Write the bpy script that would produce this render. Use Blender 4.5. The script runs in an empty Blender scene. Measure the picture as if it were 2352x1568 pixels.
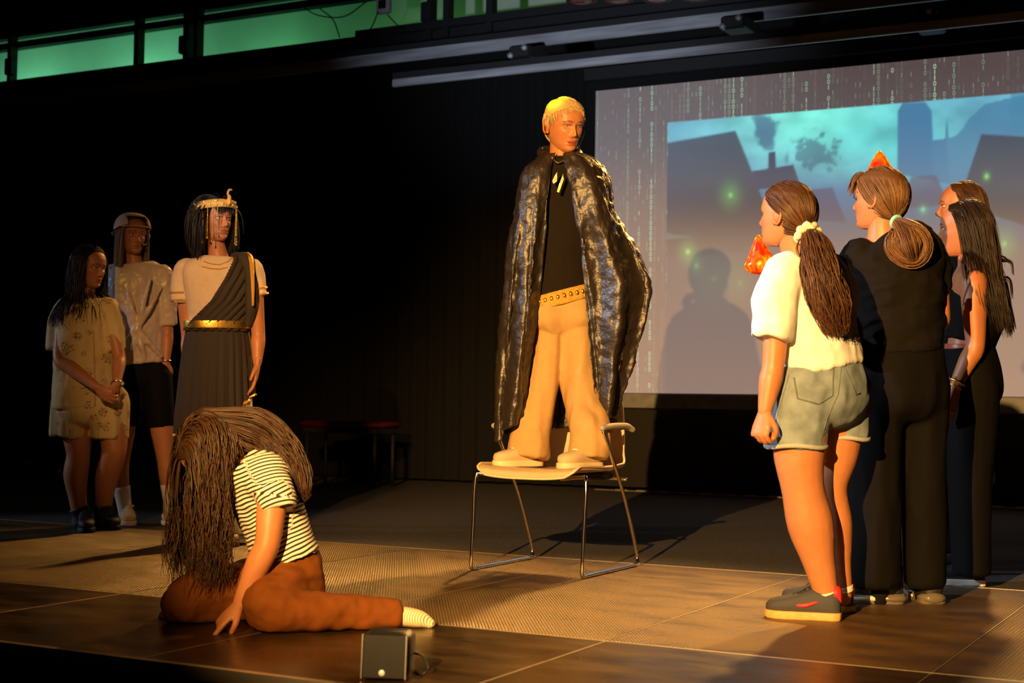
import bpy, math, random
import numpy as np
from mathutils import Matrix, Vector

random.seed(7); RNG = np.random.default_rng(7)
SC = bpy.context.scene
COL = SC.collection

# ---------------------------------------------------------------- camera
FPX, CX, CY, CAMH = 3344.0, 1176.0, 784.0, 0.73
def unit(v):
    v = np.asarray(v, float); return v/np.linalg.norm(v)
_s = unit([2955-CX, -(948-CY), -FPX]); _a = unit([-(-5118-CX), 837-CY, FPX])
_a = unit(_a-_s*_a.dot(_s)); RC = np.array([_a, _s, np.cross(_a, _s)])
CAM = np.array([0, 0, CAMH])
def ray(px, py): return RC @ np.array([(px-CX)/FPX, -(py-CY)/FPX, -1.0])
def at(px, py, dep): return CAM + ray(px, py)*dep
def on_z(px, py, z=0.0):
    d = ray(px, py); return CAM + d*((z-CAMH)/d[2])
def on_y(px, py, y):
    d = ray(px, py); return CAM + d*(y/d[1])
def on_x(px, py, x):
    d = ray(px, py); return CAM + d*(x/d[0])
def depth(P): return float(-(RC.T @ (np.asarray(P)-CAM))[2])
cam_d = bpy.data.cameras.new('camera'); cam = bpy.data.objects.new('camera', cam_d); COL.objects.link(cam)
M = Matrix([list(RC[0])+[0], list(RC[1])+[0], list(RC[2])+[CAMH], [0, 0, 0, 1]]); cam.matrix_world = M
cam_d.sensor_width = 36; cam_d.lens = FPX/2352*36; cam_d.clip_start = 0.05
cam_d.dof.use_dof = True; cam_d.dof.focus_distance = 6.1; cam_d.dof.aperture_fstop = 4.0
SC.camera = cam

# ---------------------------------------------------------------- world, lights, exposure
SC.view_settings.view_transform = 'Standard'; SC.view_settings.look = 'None'
SC.view_settings.exposure = 0.0; SC.view_settings.gamma = 1.0; SC.view_settings.use_curve_mapping = False
W = bpy.data.worlds.new('dark_hall'); SC.world = W; W.use_nodes = True
W.node_tree.nodes['Background'].inputs[0].default_value = (0.25, 0.3, 0.4, 1)
W.node_tree.nodes['Background'].inputs[1].default_value = 0.0015
def spot(name, loc, tgt, col, power, half, blend, size=0.08):
    l = bpy.data.lights.new(name, 'SPOT'); l.color = col; l.energy = power
    l.spot_size = math.radians(half*2); l.spot_blend = blend; l.shadow_soft_size = size
    o = bpy.data.objects.new(name, l); COL.objects.link(o); o.location = loc
    o.rotation_euler = (Vector(tgt)-Vector(loc)).to_track_quat('-Z', 'Y').to_euler(); return o
spot('warm_key_spot', (-1.19, -0.96, 2.19), (-2.15, 5.87, 1.0), (1.0, 0.53, 0.155), 4700, 20.5, 0.6, 0.022)
spot('cool_side_spot', (-7.2, 1.6, 3.1), (-1.9, 5.3, 1.2), (0.74, 0.84, 1.0), 1900, 9.5, 0.7, 0.08)
spot('dim_warm_left_spot', (-1.6, -0.6, 3.2), (-4.6, 5.9, 1.2), (1.0, 0.52, 0.2), 1900, 9.5, 1.0, 0.12)
spot('cool_left_spot', (-11.5, 3.0, 2.6), (-5.9, 6.2, 0.7), (0.75, 0.82, 1.0), 330, 12, 0.6, 0.1)
for _x, _p in ((-5.6, 480), (-4.2, 1100), (-2.6, 1450), (-1.5, 700)): spot('warm_back_spot', (_x, 9.3, 3.5), (-0.35+_x*0.86, 4.75, 0.0), (1.0, 0.5, 0.12), _p, 15, 0.9, 0.12)
for _x, _c, _w in ((-13.0, (0.22, 1.0, 0.5), 34), (-11.2, (0.22, 1.0, 0.5), 34), (-9.4, (0.2, 1.0, 0.4), 16), (-7.6, (0.25, 1.0, 0.25), 7), (-5.8, (0.35, 1.0, 0.1), 3), (-4.0, (0.4, 1.0, 0.08), 2)):
    spot('green_wall_lamp', (_x, 11.75, 3.95), (_x+0.1, 12.35, 4.75), _c, _w, 75, 0.5, 0.05)
spot('rail_wash_spot', (-3.9, 2.0, 1.2), (-4.9, 9.0, 3.4), (0.75, 0.83, 1.0), 1300, 14, 1.0, 0.1)
spot('added_green_hair_spot', (-2.0, -1.5, 2.6), (-2.865, 5.76, 2.085), (0.5, 1.0, 0.02), 9000, 0.62, 0.9, 0.02)  # narrow green spot added to tint the performer's hair; no projector is built

# ---------------------------------------------------------------- materials
MATS = {}
def lin(c): return tuple(((x/255+0.055)/1.055)**2.4 if x/255 > 0.04045 else x/255/12.92 for x in c)
def mat(name, col, rough=0.6, metal=0.0, bump=0.0, bscale=200.0, var=0.0, vscale=8.0, stretch=None, **kw):
    if name in MATS: return MATS[name]
    m = bpy.data.materials.new(name); m.use_nodes = True; nt = m.node_tree; N = nt.nodes; L = nt.links
    b = N['Principled BSDF']; b.inputs['Base Color'].default_value = (*col, 1)
    b.inputs['Roughness'].default_value = rough; b.inputs['Metallic'].default_value = metal
    for k, v in kw.items():
        b.inputs[k.replace('_', ' ')].default_value = v
    tc = N.new('ShaderNodeTexCoord'); src = tc.outputs['Object']
    if stretch:
        mp = N.new('ShaderNodeMapping'); mp.inputs['Scale'].default_value = stretch; L.new(src, mp.inputs[0]); src = mp.outputs[0]
    if var > 0:
        n = N.new('ShaderNodeTexNoise'); n.inputs['Scale'].default_value = vscale; n.inputs['Detail'].default_value = 5; L.new(src, n.inputs['Vector'])
        r = N.new('ShaderNodeMapRange'); r.inputs[1].default_value = 0.3; r.inputs[2].default_value = 0.7
        r.inputs[3].default_value = 1-var; r.inputs[4].default_value = 1+var; L.new(n.outputs[0], r.inputs[0])
        mx = N.new('ShaderNodeVectorMath'); mx.operation = 'SCALE'; mx.inputs[0].default_value = col; L.new(r.outputs[0], mx.inputs['Scale'])
        L.new(mx.outputs[0], b.inputs['Base Color'])
    if bump > 0:
        n2 = N.new('ShaderNodeTexNoise'); n2.inputs['Scale'].default_value = bscale; n2.inputs['Detail'].default_value = 3; L.new(src, n2.inputs['Vector'])
        bp = N.new('ShaderNodeBump'); bp.inputs['Strength'].default_value = bump; bp.inputs['Distance'].default_value = 0.004
        L.new(n2.outputs[0], bp.inputs['Height']); L.new(bp.outputs[0], b.inputs['Normal'])
    MATS[name] = m; return m
def attr_mat(name, attr, rough, fn=None, **kw):
    """principled material whose colour is read from a colour attribute"""
    m = mat(name, (0.5, 0.5, 0.5), rough, **kw); nt = m.node_tree
    a = nt.nodes.new('ShaderNodeAttribute'); a.attribute_name = attr
    nt.links.new(a.outputs['Color'], nt.nodes['Principled BSDF'].inputs['Base Color']); return m

# ---------------------------------------------------------------- mesh helpers
def mesh_from(V, F, name='mesh'):
    me = bpy.data.meshes.new(name); me.from_pydata(np.asarray(V, float).tolist(), [], [tuple(f) for f in F]); me.update(); return me
def link(name, me, m, parent=None, loc=None, smooth=True):
    o = bpy.data.objects.new(name, me); COL.objects.link(o)
    if m is not None:
        me.materials.clear(); me.materials.append(m)
    if smooth: me.polygons.foreach_set('use_smooth', [True]*len(me.polygons))
    if parent is not None: o.parent = parent
    if loc is not None: o.location = loc
    return o
def tag(o, label=None, cat=None, group=None, kind=None):
    if label: o['label'] = label
    if cat: o['category'] = cat
    if group: o['group'] = group
    if kind: o['kind'] = kind
    return o
def empty(name, loc, label=None, cat=None, group=None, kind=None):
    o = bpy.data.objects.new(name, None); COL.objects.link(o); o.location = loc; o.empty_display_size = 0.1
    return tag(o, label, cat, group, kind)
def joinp(ps):
    V = []; F = []; k = 0
    for v, f in ps:
        V.append(np.asarray(v, float)); F += [tuple(i+k for i in q) for q in f]; k += len(v)
    return np.concatenate(V), F
def box(x0, x1, y0, y1, z0, z1, bev=0.0):
    if bev <= 0:
        V = [(x, y, z) for z in (z0, z1) for y in (y0, y1) for x in (x0, x1)]
        return V, [(0, 2, 3, 1), (4, 5, 7, 6), (0, 1, 5, 4), (2, 6, 7, 3), (0, 4, 6, 2), (1, 3, 7, 5)]
    rings = []
    for z, i in ((z0, bev), (z0+bev, 0), (z1-bev, 0), (z1, bev)):
        b = max(bev-i, 0)+0.0
        c = bev*0.999
        pts = []
        for (xa, ya, sx, sy) in ((x0, y0, 1, 1), (x1, y0, -1, 1), (x1, y1, -1, -1), (x0, y1, 1, -1)):
            p1 = (xa+sx*i, ya+sy*(i+c), z); p2 = (xa+sx*(i+c), ya+sy*i, z)
            pts += [p1, p2] if sx*sy > 0 else [p2, p1]
        rings.append(pts)
    V = [p for r in rings for p in r]; F = [tuple(range(7, -1, -1)), tuple(range(24, 32))]
    for k in range(3):
        for j in range(8): F.append((k*8+j, k*8+(j+1) % 8, k*8+8+(j+1) % 8, k*8+8+j))
    return V, F
def catmull(P, n):
    P = np.asarray(P, float)
    if len(P) < 3 or n <= 1: 
        if len(P) == 2 and n > 1:
            t = np.linspace(0, 1, n+1)[:, None]; return P[0]*(1-t)+P[1]*t
        return P
    Q = np.concatenate([[2*P[0]-P[1]], P, [2*P[-1]-P[-2]]]); out = []
    for i in range(1, len(Q)-2):
        for t in np.arange(n)/n:
            a, b, c, d = Q[i-1], Q[i], Q[i+1], Q[i+2]
            out.append(0.5*(2*b+(c-a)*t+(2*a-5*b+4*c-d)*t*t+(3*b-a-3*c+d)*t**3))
    out.append(P[-1]); return np.array(out)
def loft(C, A, B, n=20, caps=(True, True), p=2.0, closed=False):
    """rings C[i] + A[i] cos + B[i] sin; p > 2 squares the section"""
    C, A, B = (np.asarray(q, float) for q in (C, A, B)); th = np.arange(n)*2*np.pi/n
    cs, sn = np.cos(th), np.sin(th); e = 2/p
    cs = np.sign(cs)*np.abs(cs)**e; sn = np.sign(sn)*np.abs(sn)**e
    V = (C[:, None]+A[:, None]*cs[None, :, None]+B[:, None]*sn[None, :, None]).reshape(-1, 3)
    F = []; m = len(C)
    for i in range(m if closed else m-1):
        i2 = (i+1) % m
        for j in range(n): F.append((i*n+j, i*n+(j+1) % n, i2*n+(j+1) % n, i2*n+j))
    if caps[0]: F.append(tuple(range(n-1, -1, -1)))
    if caps[1]: F.append(tuple(range((m-1)*n, m*n)))
    return V, F
def tube(P, R, n=14, sub=4, flat=1.0, up=(0, 0, 1), cap=('r', 'r')):
    """tapered tube through P; R radii; flat: depth ratio of section; ends round ('r') or flat ('f')"""
    P = np.asarray(P, float); R = np.asarray(R, float)*np.ones(len(P))
    Q = catmull(np.column_stack([P, R]), sub); P, R = Q[:, :3], np.maximum(Q[:, 3], 1e-4)
    T = np.gradient(P, axis=0); T /= np.linalg.norm(T, axis=1)[:, None]+1e-12
    Cc, Rr, TT = [], [], []
    if cap[0] == 'r':
        for a in (80, 55, 28): Cc.append(P[0]-T[0]*R[0]*math.sin(math.radians(a))); Rr.append(R[0]*math.cos(math.radians(a))); TT.append(T[0])
    for i in range(len(P)): Cc.append(P[i]); Rr.append(R[i]); TT.append(T[i])
    if cap[1] == 'r':
        for a in (28, 55, 80): Cc.append(P[-1]+T[-1]*R[-1]*math.sin(math.radians(a))); Rr.append(R[-1]*math.cos(math.radians(a))); TT.append(T[-1])
    up = unit(up); A = []; B = []
    a = np.cross(TT[0], up)
    if np.linalg.norm(a) < 0.1: a = np.cross(TT[0], (0.9, 0.3, 0.1))
    a = unit(a)
    for t in TT:
        a = unit(a-t*a.dot(t)); A.append(a); B.append(np.cross(t, a))
    Rr = np.array(Rr)[:, None]
    return loft(Cc, np.array(A)*Rr, np.array(B)*Rr*flat, n)
def ellipsoid(c, axes, radii, n=20, m=12):
    """axes rows = local directions"""
    axes = np.asarray(axes, float); V = []; F = []
    for i in range(1, m):
        f = math.pi*i/m
        for j in range(n):
            t = 2*math.pi*j/n
            V.append(np.array([math.sin(f)*math.cos(t)*radii[0], math.sin(f)*math.sin(t)*radii[1], math.cos(f)*radii[2]]) @ axes+c)
    V.append(np.array([0, 0, radii[2]]) @ axes+c); V.append(np.array([0, 0, -radii[2]]) @ axes+c)
    for i in range(m-2):
        for j in range(n): F.append((i*n+j, (i+1)*n+j, (i+1)*n+(j+1) % n, i*n+(j+1) % n))
    for j in range(n): F.append((len(V)-2, j, (j+1) % n)); F.append((len(V)-1, (m-2)*n+(j+1) % n, (m-2)*n+j))
    return np.array(V), F
def remesh(ps, vox, it=6, fac=0.5):
    V, F = joinp(ps); me = mesh_from(V, F); o = bpy.data.objects.new('tmp', me); COL.objects.link(o)
    r = o.modifiers.new('r', 'REMESH'); r.mode = 'VOXEL'; r.voxel_size = vox
    if it:
        s = o.modifiers.new('s', 'SMOOTH'); s.factor = fac; s.iterations = it
    dg = bpy.context.evaluated_depsgraph_get(); out = bpy.data.meshes.new_from_object(o.evaluated_get(dg))
    bpy.data.objects.remove(o); bpy.data.meshes.remove(me); return out
def co(me):
    a = np.empty(len(me.vertices)*3); me.vertices.foreach_get('co', a); return a.reshape(-1, 3)
def nrm(me):
    a = np.empty(len(me.vertices)*3); me.vertices.foreach_get('normal', a); return a.reshape(-1, 3)
def setco(me, V): me.vertices.foreach_set('co', np.asarray(V, float).ravel()); me.update()
def arrays(me): return co(me), [tuple(p.vertices) for p in me.polygons]
def _h(i): 
    s = np.sin(i[:, 0]*127.1+i[:, 1]*311.7+i[:, 2]*74.7)*43758.5453; return (s-np.floor(s))*2-1
def vnoise(p):
    p = np.asarray(p, float); i = np.floor(p); f = p-i; f = f*f*(3-2*f); r = 0
    for dx in (0, 1):
        for dy in (0, 1):
            for dz in (0, 1):
                w = (f[:, 0] if dx else 1-f[:, 0])*(f[:, 1] if dy else 1-f[:, 1])*(f[:, 2] if dz else 1-f[:, 2])
                r = r+w*_h(i+np.array([dx, dy, dz]))
    return r
def folds(me, amp, sc, seed=0, ridge=True, mask=None):
    """push a garment in and out along its normals; sc scales the noise per axis"""
    V = co(me); n = vnoise(V*np.array(sc)+seed*13.7)
    n2 = vnoise(V*np.array(sc)*2.1+seed*7.3+40)
    d = (1-2*np.abs(n))*0.6+n2*0.4 if ridge else n
    d = d*amp
    if mask is not None: d = d*mask(V)
    setco(me, V+nrm(me)*d[:, None])
def float_attr(me, name, vals):
    a = me.attributes.new(name, 'FLOAT', 'POINT'); a.data.foreach_set('value', np.asarray(vals, np.float32))
def color_attr(me, name, cols):
    a = me.attributes.new(name, 'FLOAT_COLOR', 'POINT'); c = np.ones((len(cols), 4), np.float32); c[:, :3] = cols
    a.data.foreach_set('color', c.ravel())
def sstep(a, b, x): 
    t = np.clip((x-a)/(b-a), 0, 1); return t*t*(3-2*t)
# ================================================================ the setting
Y_FRONT, Y_SEAM, Y_BACK, Y_WALL = 3.14, 4.13, 6.19, 11.42
SX = [-2.84+0.985*k for k in range(-7, 6)]
def deck_mat(name, smooth):
    m = mat(name, (0.03, 0.022, 0.016), 0.3 if smooth else 0.42, Specular_IOR_Level=0.4 if smooth else 0.9, Specular_Tint=(1.0, 0.74, 0.42, 1.0)); nt = m.node_tree; N = nt.nodes; L = nt.links; b = N['Principled BSDF']
    tc = N.new('ShaderNodeTexCoord'); n = N.new('ShaderNodeTexNoise'); n.inputs['Scale'].default_value = 3.0; n.inputs['Detail'].default_value = 8
    mp = N.new('ShaderNodeMapping'); mp.inputs['Scale'].default_value = (1, 2.5, 1); L.new(tc.outputs['Object'], mp.inputs[0]); L.new(mp.outputs[0], n.inputs['Vector'])
    cr = N.new('ShaderNodeMapRange'); cr.inputs[1].default_value = 0.35; cr.inputs[2].default_value = 0.7
    cr.inputs[3].default_value = 0.24 if smooth else 0.34; cr.inputs[4].default_value = 0.42 if smooth else 0.52
    L.new(n.outputs[0], cr.inputs[0]); L.new(cr.outputs[0], b.inputs['Roughness'])
    c2 = N.new('ShaderNodeValToRGB'); c2.color_ramp.elements[0].position = 0.35; c2.color_ramp.elements[1].position = 0.75
    k = (0.4 if smooth else 1.0)
    c2.color_ramp.elements[0].color = (0.055*k, 0.035*k, 0.016*k, 1); c2.color_ramp.elements[1].color = (0.14*k, 0.08*k, 0.03*k, 1)
    L.new(n.outputs[0], c2.inputs[0]); L.new(c2.outputs[0], b.inputs['Base Color'])
    bp = N.new('ShaderNodeBump'); bp.inputs['Distance'].default_value = 0.002
    if smooth:
        n3 = N.new('ShaderNodeTexNoise'); n3.inputs['Scale'].default_value = 300; L.new(tc.outputs['Object'], n3.inputs['Vector'])
        bp.inputs['Strength'].default_value = 0.04; L.new(n3.outputs[0], bp.inputs['Height'])
    else:                                   # pressed wire-mesh grip pattern, 9 mm pitch
        sx = N.new('ShaderNodeSeparateXYZ'); L.new(tc.outputs['Object'], sx.inputs[0]); hs = []
        for i, f in ((0, 520.0), (1, 330.0)):
            mm = N.new('ShaderNodeMath'); mm.operation = 'MULTIPLY'; mm.inputs[1].default_value = f; L.new(sx.outputs[i], mm.inputs[0])
            si = N.new('ShaderNodeMath'); si.operation = 'SINE'; L.new(mm.outputs[0], si.inputs[0]); hs.append(si)
        mxx = N.new('ShaderNodeMath'); mxx.operation = 'MAXIMUM'; L.new(hs[0].outputs[0], mxx.inputs[0]); L.new(hs[1].outputs[0], mxx.inputs[1])
        bp.inputs['Strength'].default_value = 0.9; L.new(mxx.outputs[0], bp.inputs['Height'])
    L.new(bp.outputs[0], b.inputs['Normal']); return m
deck_rough, deck_smooth = deck_mat('deck_grip', False), deck_mat('deck_smooth', True)
alu = mat('aluminium_edge', (0.55, 0.48, 0.38), 0.38, 0.75, bump=0.1, bscale=60)
floor_root = empty('floor', (0, 0, 0), 'dark stage deck of large rectangular grip panels with bright metal seams', None, None, 'structure')
def panel_mesh(w, d):
    return mesh_from(*box(-w/2+0.004, w/2-0.004, -d/2+0.004, d/2-0.004, -0.04, 0.0, 0.0015))
pr, ps = panel_mesh(0.985, Y_BACK-Y_SEAM), panel_mesh(0.985, Y_SEAM-Y_FRONT)
for x in SX[:-1]:
    for me, y, m in ((pr, (Y_SEAM+Y_BACK)/2, deck_rough), (ps, (Y_SEAM+Y_FRONT)/2, deck_smooth)):
        link('deck_panel', me, m, floor_root, (x+0.4925, y, 0), False)
k = 1
def trim(P, label):
    global k
    o = tag(link('trim_%d' % k, mesh_from(*P), alu, None, None, False), label, None, None, 'structure'); k += 1; return o
trim(box(SX[0], SX[-1], Y_BACK-0.004, Y_BACK+0.010, -0.03, 0.001), 'bright metal edge between stage deck and carpet')
trim(box(SX[0], SX[-1], Y_SEAM-0.0035, Y_SEAM+0.0035, -0.03, 0.0006), 'long thin metal seam across the stage deck')
trim(box(SX[0], SX[-1], Y_FRONT-0.03, Y_FRONT+0.003, -0.035, 0.004, 0.004), 'beige metal front lip of the stage')
for x in SX:
    trim(box(x-0.0022, x+0.0022, Y_FRONT, Y_BACK, -0.03, 0.0004), 'thin metal seam between neighbouring deck panels')
black = mat('black_paint', (0.006, 0.006, 0.007), 0.7, bump=0.05)
tag(link('wall_front', mesh_from(*box(SX[0], SX[-1], Y_FRONT-0.02, Y_FRONT, -0.9, -0.035)), black, None, None, False), 'black skirt below the stage lip', None, None, 'structure')
carpet = mat('dark_carpet', (0.04, 0.033, 0.027), 0.95, bump=1.0, bscale=90, var=0.6, vscale=45)
link('floor_carpet', mesh_from(*box(-16, 4, Y_BACK+0.01, Y_WALL+1.2, -0.05, -0.003)), carpet, None, None, False)['kind'] = 'structure'
bpy.data.objects['floor_carpet']['label'] = 'dark worn carpet at the back of the stage'
hall = mat('hall_floor', (0.02, 0.018, 0.016), 0.6, var=0.3)
tag(link('floor_hall', mesh_from(*box(-16, 6, -4, Y_FRONT-0.02, -0.95, -0.9)), hall, None, None, False), 'dark hall floor in front of the stage', None, None, 'structure')

# back curtain, pleated, with the upper wall behind and above it
def curtain(name, x0, x1, y, z0, z1, label, pitch=0.18, amp=0.035, m=None):
    n = int((x1-x0)/0.02); xs = np.linspace(x0, x1, n); ph = 2*np.pi*xs/pitch
    ys = y+amp*np.sin(ph+1.2*np.sin(xs*1.7))+0.012*np.sin(xs*9.1)
    V = [(x, yy, z) for z in (z0, z1) for x, yy in zip(xs, ys)]+[(x, yy+0.006, z) for z in (z0, z1) for x, yy in zip(xs, ys)]
    F = [(i, i+1, n+i+1, n+i) for i in range(n-1)]+[(2*n+i+1, 2*n+i, 3*n+i, 3*n+i+1) for i in range(n-1)]
    return tag(link(name, mesh_from(V, F), m), label, None, None, 'structure')
cloth_black = mat('black_velvet', (0.0022, 0.002, 0.002), 0.95)
cloth_dark = mat('dark_backcloth', (0.02, 0.016, 0.012), 0.9)
curtain('wall_back', -15, -5.3, Y_WALL, 0.02, 4.05, 'black pleated curtain at the back of the stage', m=cloth_black)
tag(link('wall_back_panel', mesh_from(*box(-5.3, 4, Y_WALL, Y_WALL+0.02, 0.03, 4.05)), cloth_black, None, None, False), 'black wall around the projection screen', None, None, 'structure')
curtain('wall_back_valance', -5.3, 1.0, Y_WALL-0.04, 0.03, 0.76, 'dark backcloth hanging below the projection screen', 0.6, 0.012, cloth_dark)
upper = mat('pale_upper_wall', (0.5, 0.5, 0.46), 0.85, var=0.12, vscale=1.5)
tag(link('wall_back_upper', mesh_from(*box(-18, 4, 12.35, 12.4, 3.6, 6.5)), upper, None, None, False), 'pale upper wall washed with green light', None, None, 'structure')
tag(link('ceiling', mesh_from(*box(-18, 6, -4, 12.4, 6.5, 6.55)), black, None, None, False), 'black hall ceiling', None, None, 'structure')
tag(link('wall_left', mesh_from(*box(-18.05, -18, -4, 12.4, -0.95, 6.5)), cloth_black, None, None, False), 'black side wall of the hall', None, None, 'structure')
# light leaking under the backcloth, put in as short bright metal bars
tr = trim(box(-5.2, 1.0, Y_WALL-0.12, Y_WALL-0.115, -0.003, 0.004), 'thin dashed metal bars standing in for light leaking under the backcloth')
for i in range(24):
    x = -5.0+i*0.19; link('light_leak_bar', mesh_from(*box(x, x+0.1, Y_WALL-0.135, Y_WALL-0.12, -0.003, 0.012)), alu, tr, None, False)

# dark gantry above the stage: long beams, posts, rails
gantry_mat = mat('gantry_black', (0.008, 0.008, 0.009), 0.6)
def zline(px, py, y): return on_y(px, py, y)[2]
g = empty('lighting_gantry', (-8, 11.2, 4.0), 'black steel gantry with posts running above the back curtain', 'gantry')
def gp(nm, P, m=gantry_mat, par=None):
    V, F = P; V = np.asarray(V, float)-np.array([-8, 11.2, 4.0]) ; return link(nm, mesh_from(V, F), m, par or g, None, False)
gp('beam', box(-16, 3, 11.15, 11.3, 3.94, 4.11)); gp('beam', box(-16, 3, 11.2, 11.3, 4.47, 4.54)); gp('beam', box(-16, 3, 11.2, 11.3, 4.585, 5.9))
gp('beam', box(-7.6, 3, 11.1, 11.2, 4.08, 4.15))
for px, w in ((35, 0.05), (325, 0.055), (438, 0.06), (461, 0.05), (995, 0.05), (1033, 0.055), (1132, 0.06)):
    x = on_y(px, 80, 11.2)[0]; gp('post', box(x-w/2, x+w/2, 11.12, 11.22, 4.0, 5.2))
for px, py in ((28, 155), (428, 105), (985, 30)):
    c = on_y(px, py, 11.15); gp('junction_box', box(c[0]-0.05, c[0]+0.05, 11.08, 11.16, c[2]-0.09, c[2]+0.09, 0.01))
rail_m = mat('brushed_rail', (0.42, 0.43, 0.46), 0.45, 0.4, var=0.35, vscale=3.0, stretch=(0.6, 8, 8), bump=0.05)
def rail(name, y, za, zb, x0, x1, label, th=0.03):
    r = empty(name, (x0, y, za), label, 'rail')
    V, F = box(x0, x1, y, y+th, za, zb, 0.006); link('rail_bar', mesh_from(np.asarray(V)-np.array([x0, y, za]), F), rail_m, r, None, False)
    V, F = box(x0, x1, y+0.01, y+th+0.05, zb, zb+0.05); link('rail_track', mesh_from(np.asarray(V)-np.array([x0, y, za]), F), gantry_mat, r, None, False)
    return r
zt, zb = zline(1180, 84, 10.2), zline(1180, 112, 10.2)
rail('ceiling_rail', 10.2, zb, zt, -14, 2.5, 'long grey metal rail crossing below the green wall, the upper one')
zt2, zb2 = zline(1473, 119, 9.8), zline(1473, 139, 9.8); x2 = on_y(900, 180, 9.8)[0]
rail('ceiling_rail', 9.8, zb2, zt2, x2, 2, 'shorter grey metal rail hanging under the upper rail')
for px, py in ((1215, 128), (1700, 62), (2130, 48)):
    c = on_y(px, py, 10.0); cl = empty('rail_clamp', c, 'dark clamp with trolley between the two rails, %s' % {1215: 'above the caped performer', 1700: 'the middle one', 2130: 'furthest along the rails'}[px], 'clamp', 'clamps between the rails')
    link('bracket', mesh_from(*box(-0.09, 0.09, -0.17, 0.21, -0.05, 0.05, 0.012)), gantry_mat, cl, None, False)
    link('wheel', mesh_from(*tube([(-0.07, -0.19, -0.03), (-0.07, -0.15, -0.03)], 0.022, 12, 1, cap=('f', 'f'))), rail_m, cl)
    link('wheel', mesh_from(*tube([(0.05, -0.19, 0.02), (0.05, -0.15, 0.02)], 0.022, 12, 1, cap=('f', 'f'))), rail_m, cl)
def lathe(prof, n=20):
    V = []; F = []
    for r, z in prof:
        for j in range(n): V.append((r*math.cos(2*math.pi*j/n), r*math.sin(2*math.pi*j/n), z))
    for i in range(len(prof)-1):
        for j in range(n): F.append((i*n+j, i*n+(j+1) % n, (i+1)*n+(j+1) % n, (i+1)*n+j))
    F.append(tuple(range(n-1, -1, -1))); F.append(tuple(range((len(prof)-1)*n, len(prof)*n))); return V, F
can_m = mat('lamp_housing', (0.05, 0.012, 0.01), 0.5); lens_m = mat('lamp_lens', (0.25, 0.08, 0.05), 0.15)
for i, px in enumerate((1335, 1420, 1510, 1600)):
    c = on_y(px, -12-3*i, 9.4); p = empty('stage_lamp', c, 'dark unlit stage lamp hanging at the top edge, number %s from the left' % ('one', 'two', 'three', 'four')[i], 'lamp', 'unlit lamps on the gantry')
    a = link('housing', mesh_from(*lathe([(0.05, 0.22), (0.08, 0.2), (0.085, 0.05), (0.1, 0.0), (0.11, -0.05), (0.1, -0.05)])), can_m, p)
    link('lens', mesh_from(*lathe([(0.095, -0.045), (0.06, -0.055), (0.01, -0.058)])), lens_m, p)
    link('yoke', mesh_from(*tube([(-0.12, 0, 0.08), (-0.12, 0, 0.3), (0, 0, 0.36), (0.12, 0, 0.3), (0.12, 0, 0.08)], 0.012, 6, 3)), gantry_mat, p)
# loose cables and white box on the gantry
def wire(name, pts, y, label, r=0.006, m=None):
    P = [on_y(a, b, y) for a, b in pts]; c = P[0]
    return tag(link(name, mesh_from(*tube([p-c for p in P], r, 6, 4)), m or gantry_mat, None, c), label, 'cable')
wire('hanging_cable', [(735, 20), (765, 45), (780, 85)], 11.05, 'thin black cable dropping from the gantry, leftmost')
wire('hanging_cable', [(690, 12), (730, 35), (790, 38), (840, 5)], 11.02, 'slack black cable looping along the top of the green wall')
wire('hanging_cable', [(868, 28), (855, 60), (838, 82)], 11.05, 'black cable slanting down left of the white box')
wire('hanging_cable', [(890, 34), (910, 55), (925, 67)], 11.05, 'black cable slanting down right of the white box')
c = on_y(882, 14, 11.1); wb = empty('gantry_box', c, 'small white connector box hanging on the green wall', 'box')
white_p = mat('white_plastic', (0.55, 0.55, 0.58), 0.5)
link('case', mesh_from(*box(-0.07, 0.07, -0.03, 0.03, -0.07, 0.08, 0.01)), white_p, wb, None, False); link('cover', mesh_from(*box(-0.04, 0.04, -0.036, -0.03, -0.03, 0.05, 0.002)), gantry_mat, wb, None, False)
c = on_y(316, 245, Y_WALL-0.06); cq = empty('curtain_tag', c, 'tiny pale tag pinned high on the black curtain', 'tag')
link('plate', mesh_from(*box(-0.016, 0.016, -0.004, 0.0, -0.04, 0.04, 0.002)), white_p, cq, None, False); link('clip', mesh_from(*box(-0.008, 0.008, -0.008, 0.01, 0.035, 0.05, 0.002)), gantry_mat, cq, None, False)

# projection screen
XL, XR, ZB, ZT = -5.23, -0.62, 0.822, 3.415; YS = 11.3
scr = empty('projection_screen', ((XL+XR)/2, YS, ZB), 'large projection screen showing a misty teal town and green code', 'screen')
NX, NZ = 420, 236
gx, gz = np.meshgrid(np.linspace(XL, XR, NX), np.linspace(ZB, ZT, NZ)); P3 = np.column_stack([gx.ravel(), np.full(gx.size, YS), gz.ravel()])
cc = (P3-CAM) @ RC; px = CX+FPX*cc[:, 0]/-cc[:, 2]; py = CY-FPX*cc[:, 1]/-cc[:, 2]
def poly_mask(pts, soft=4.0):
    """signed distance to a polygon outline, softened"""
    pts = np.array(pts, float); ins = np.zeros(px.shape, bool); dmin = np.full(px.shape, 1e9)
    for (x1, y1), (x2, y2) in zip(pts, np.roll(pts, -1, 0)):
        c = ((y1 > py) != (y2 > py)) & (px < (x2-x1)*(py-y1)/(y2-y1+1e-9)+x1); ins ^= c
        t = np.clip(((px-x1)*(x2-x1)+(py-y1)*(y2-y1))/((x2-x1)**2+(y2-y1)**2+1e-9), 0, 1)
        dmin = np.minimum(dmin, np.hypot(px-x1-t*(x2-x1), py-y1-t*(y2-y1)))
    return sstep(-soft, soft, np.where(ins, dmin, -dmin))
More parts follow.
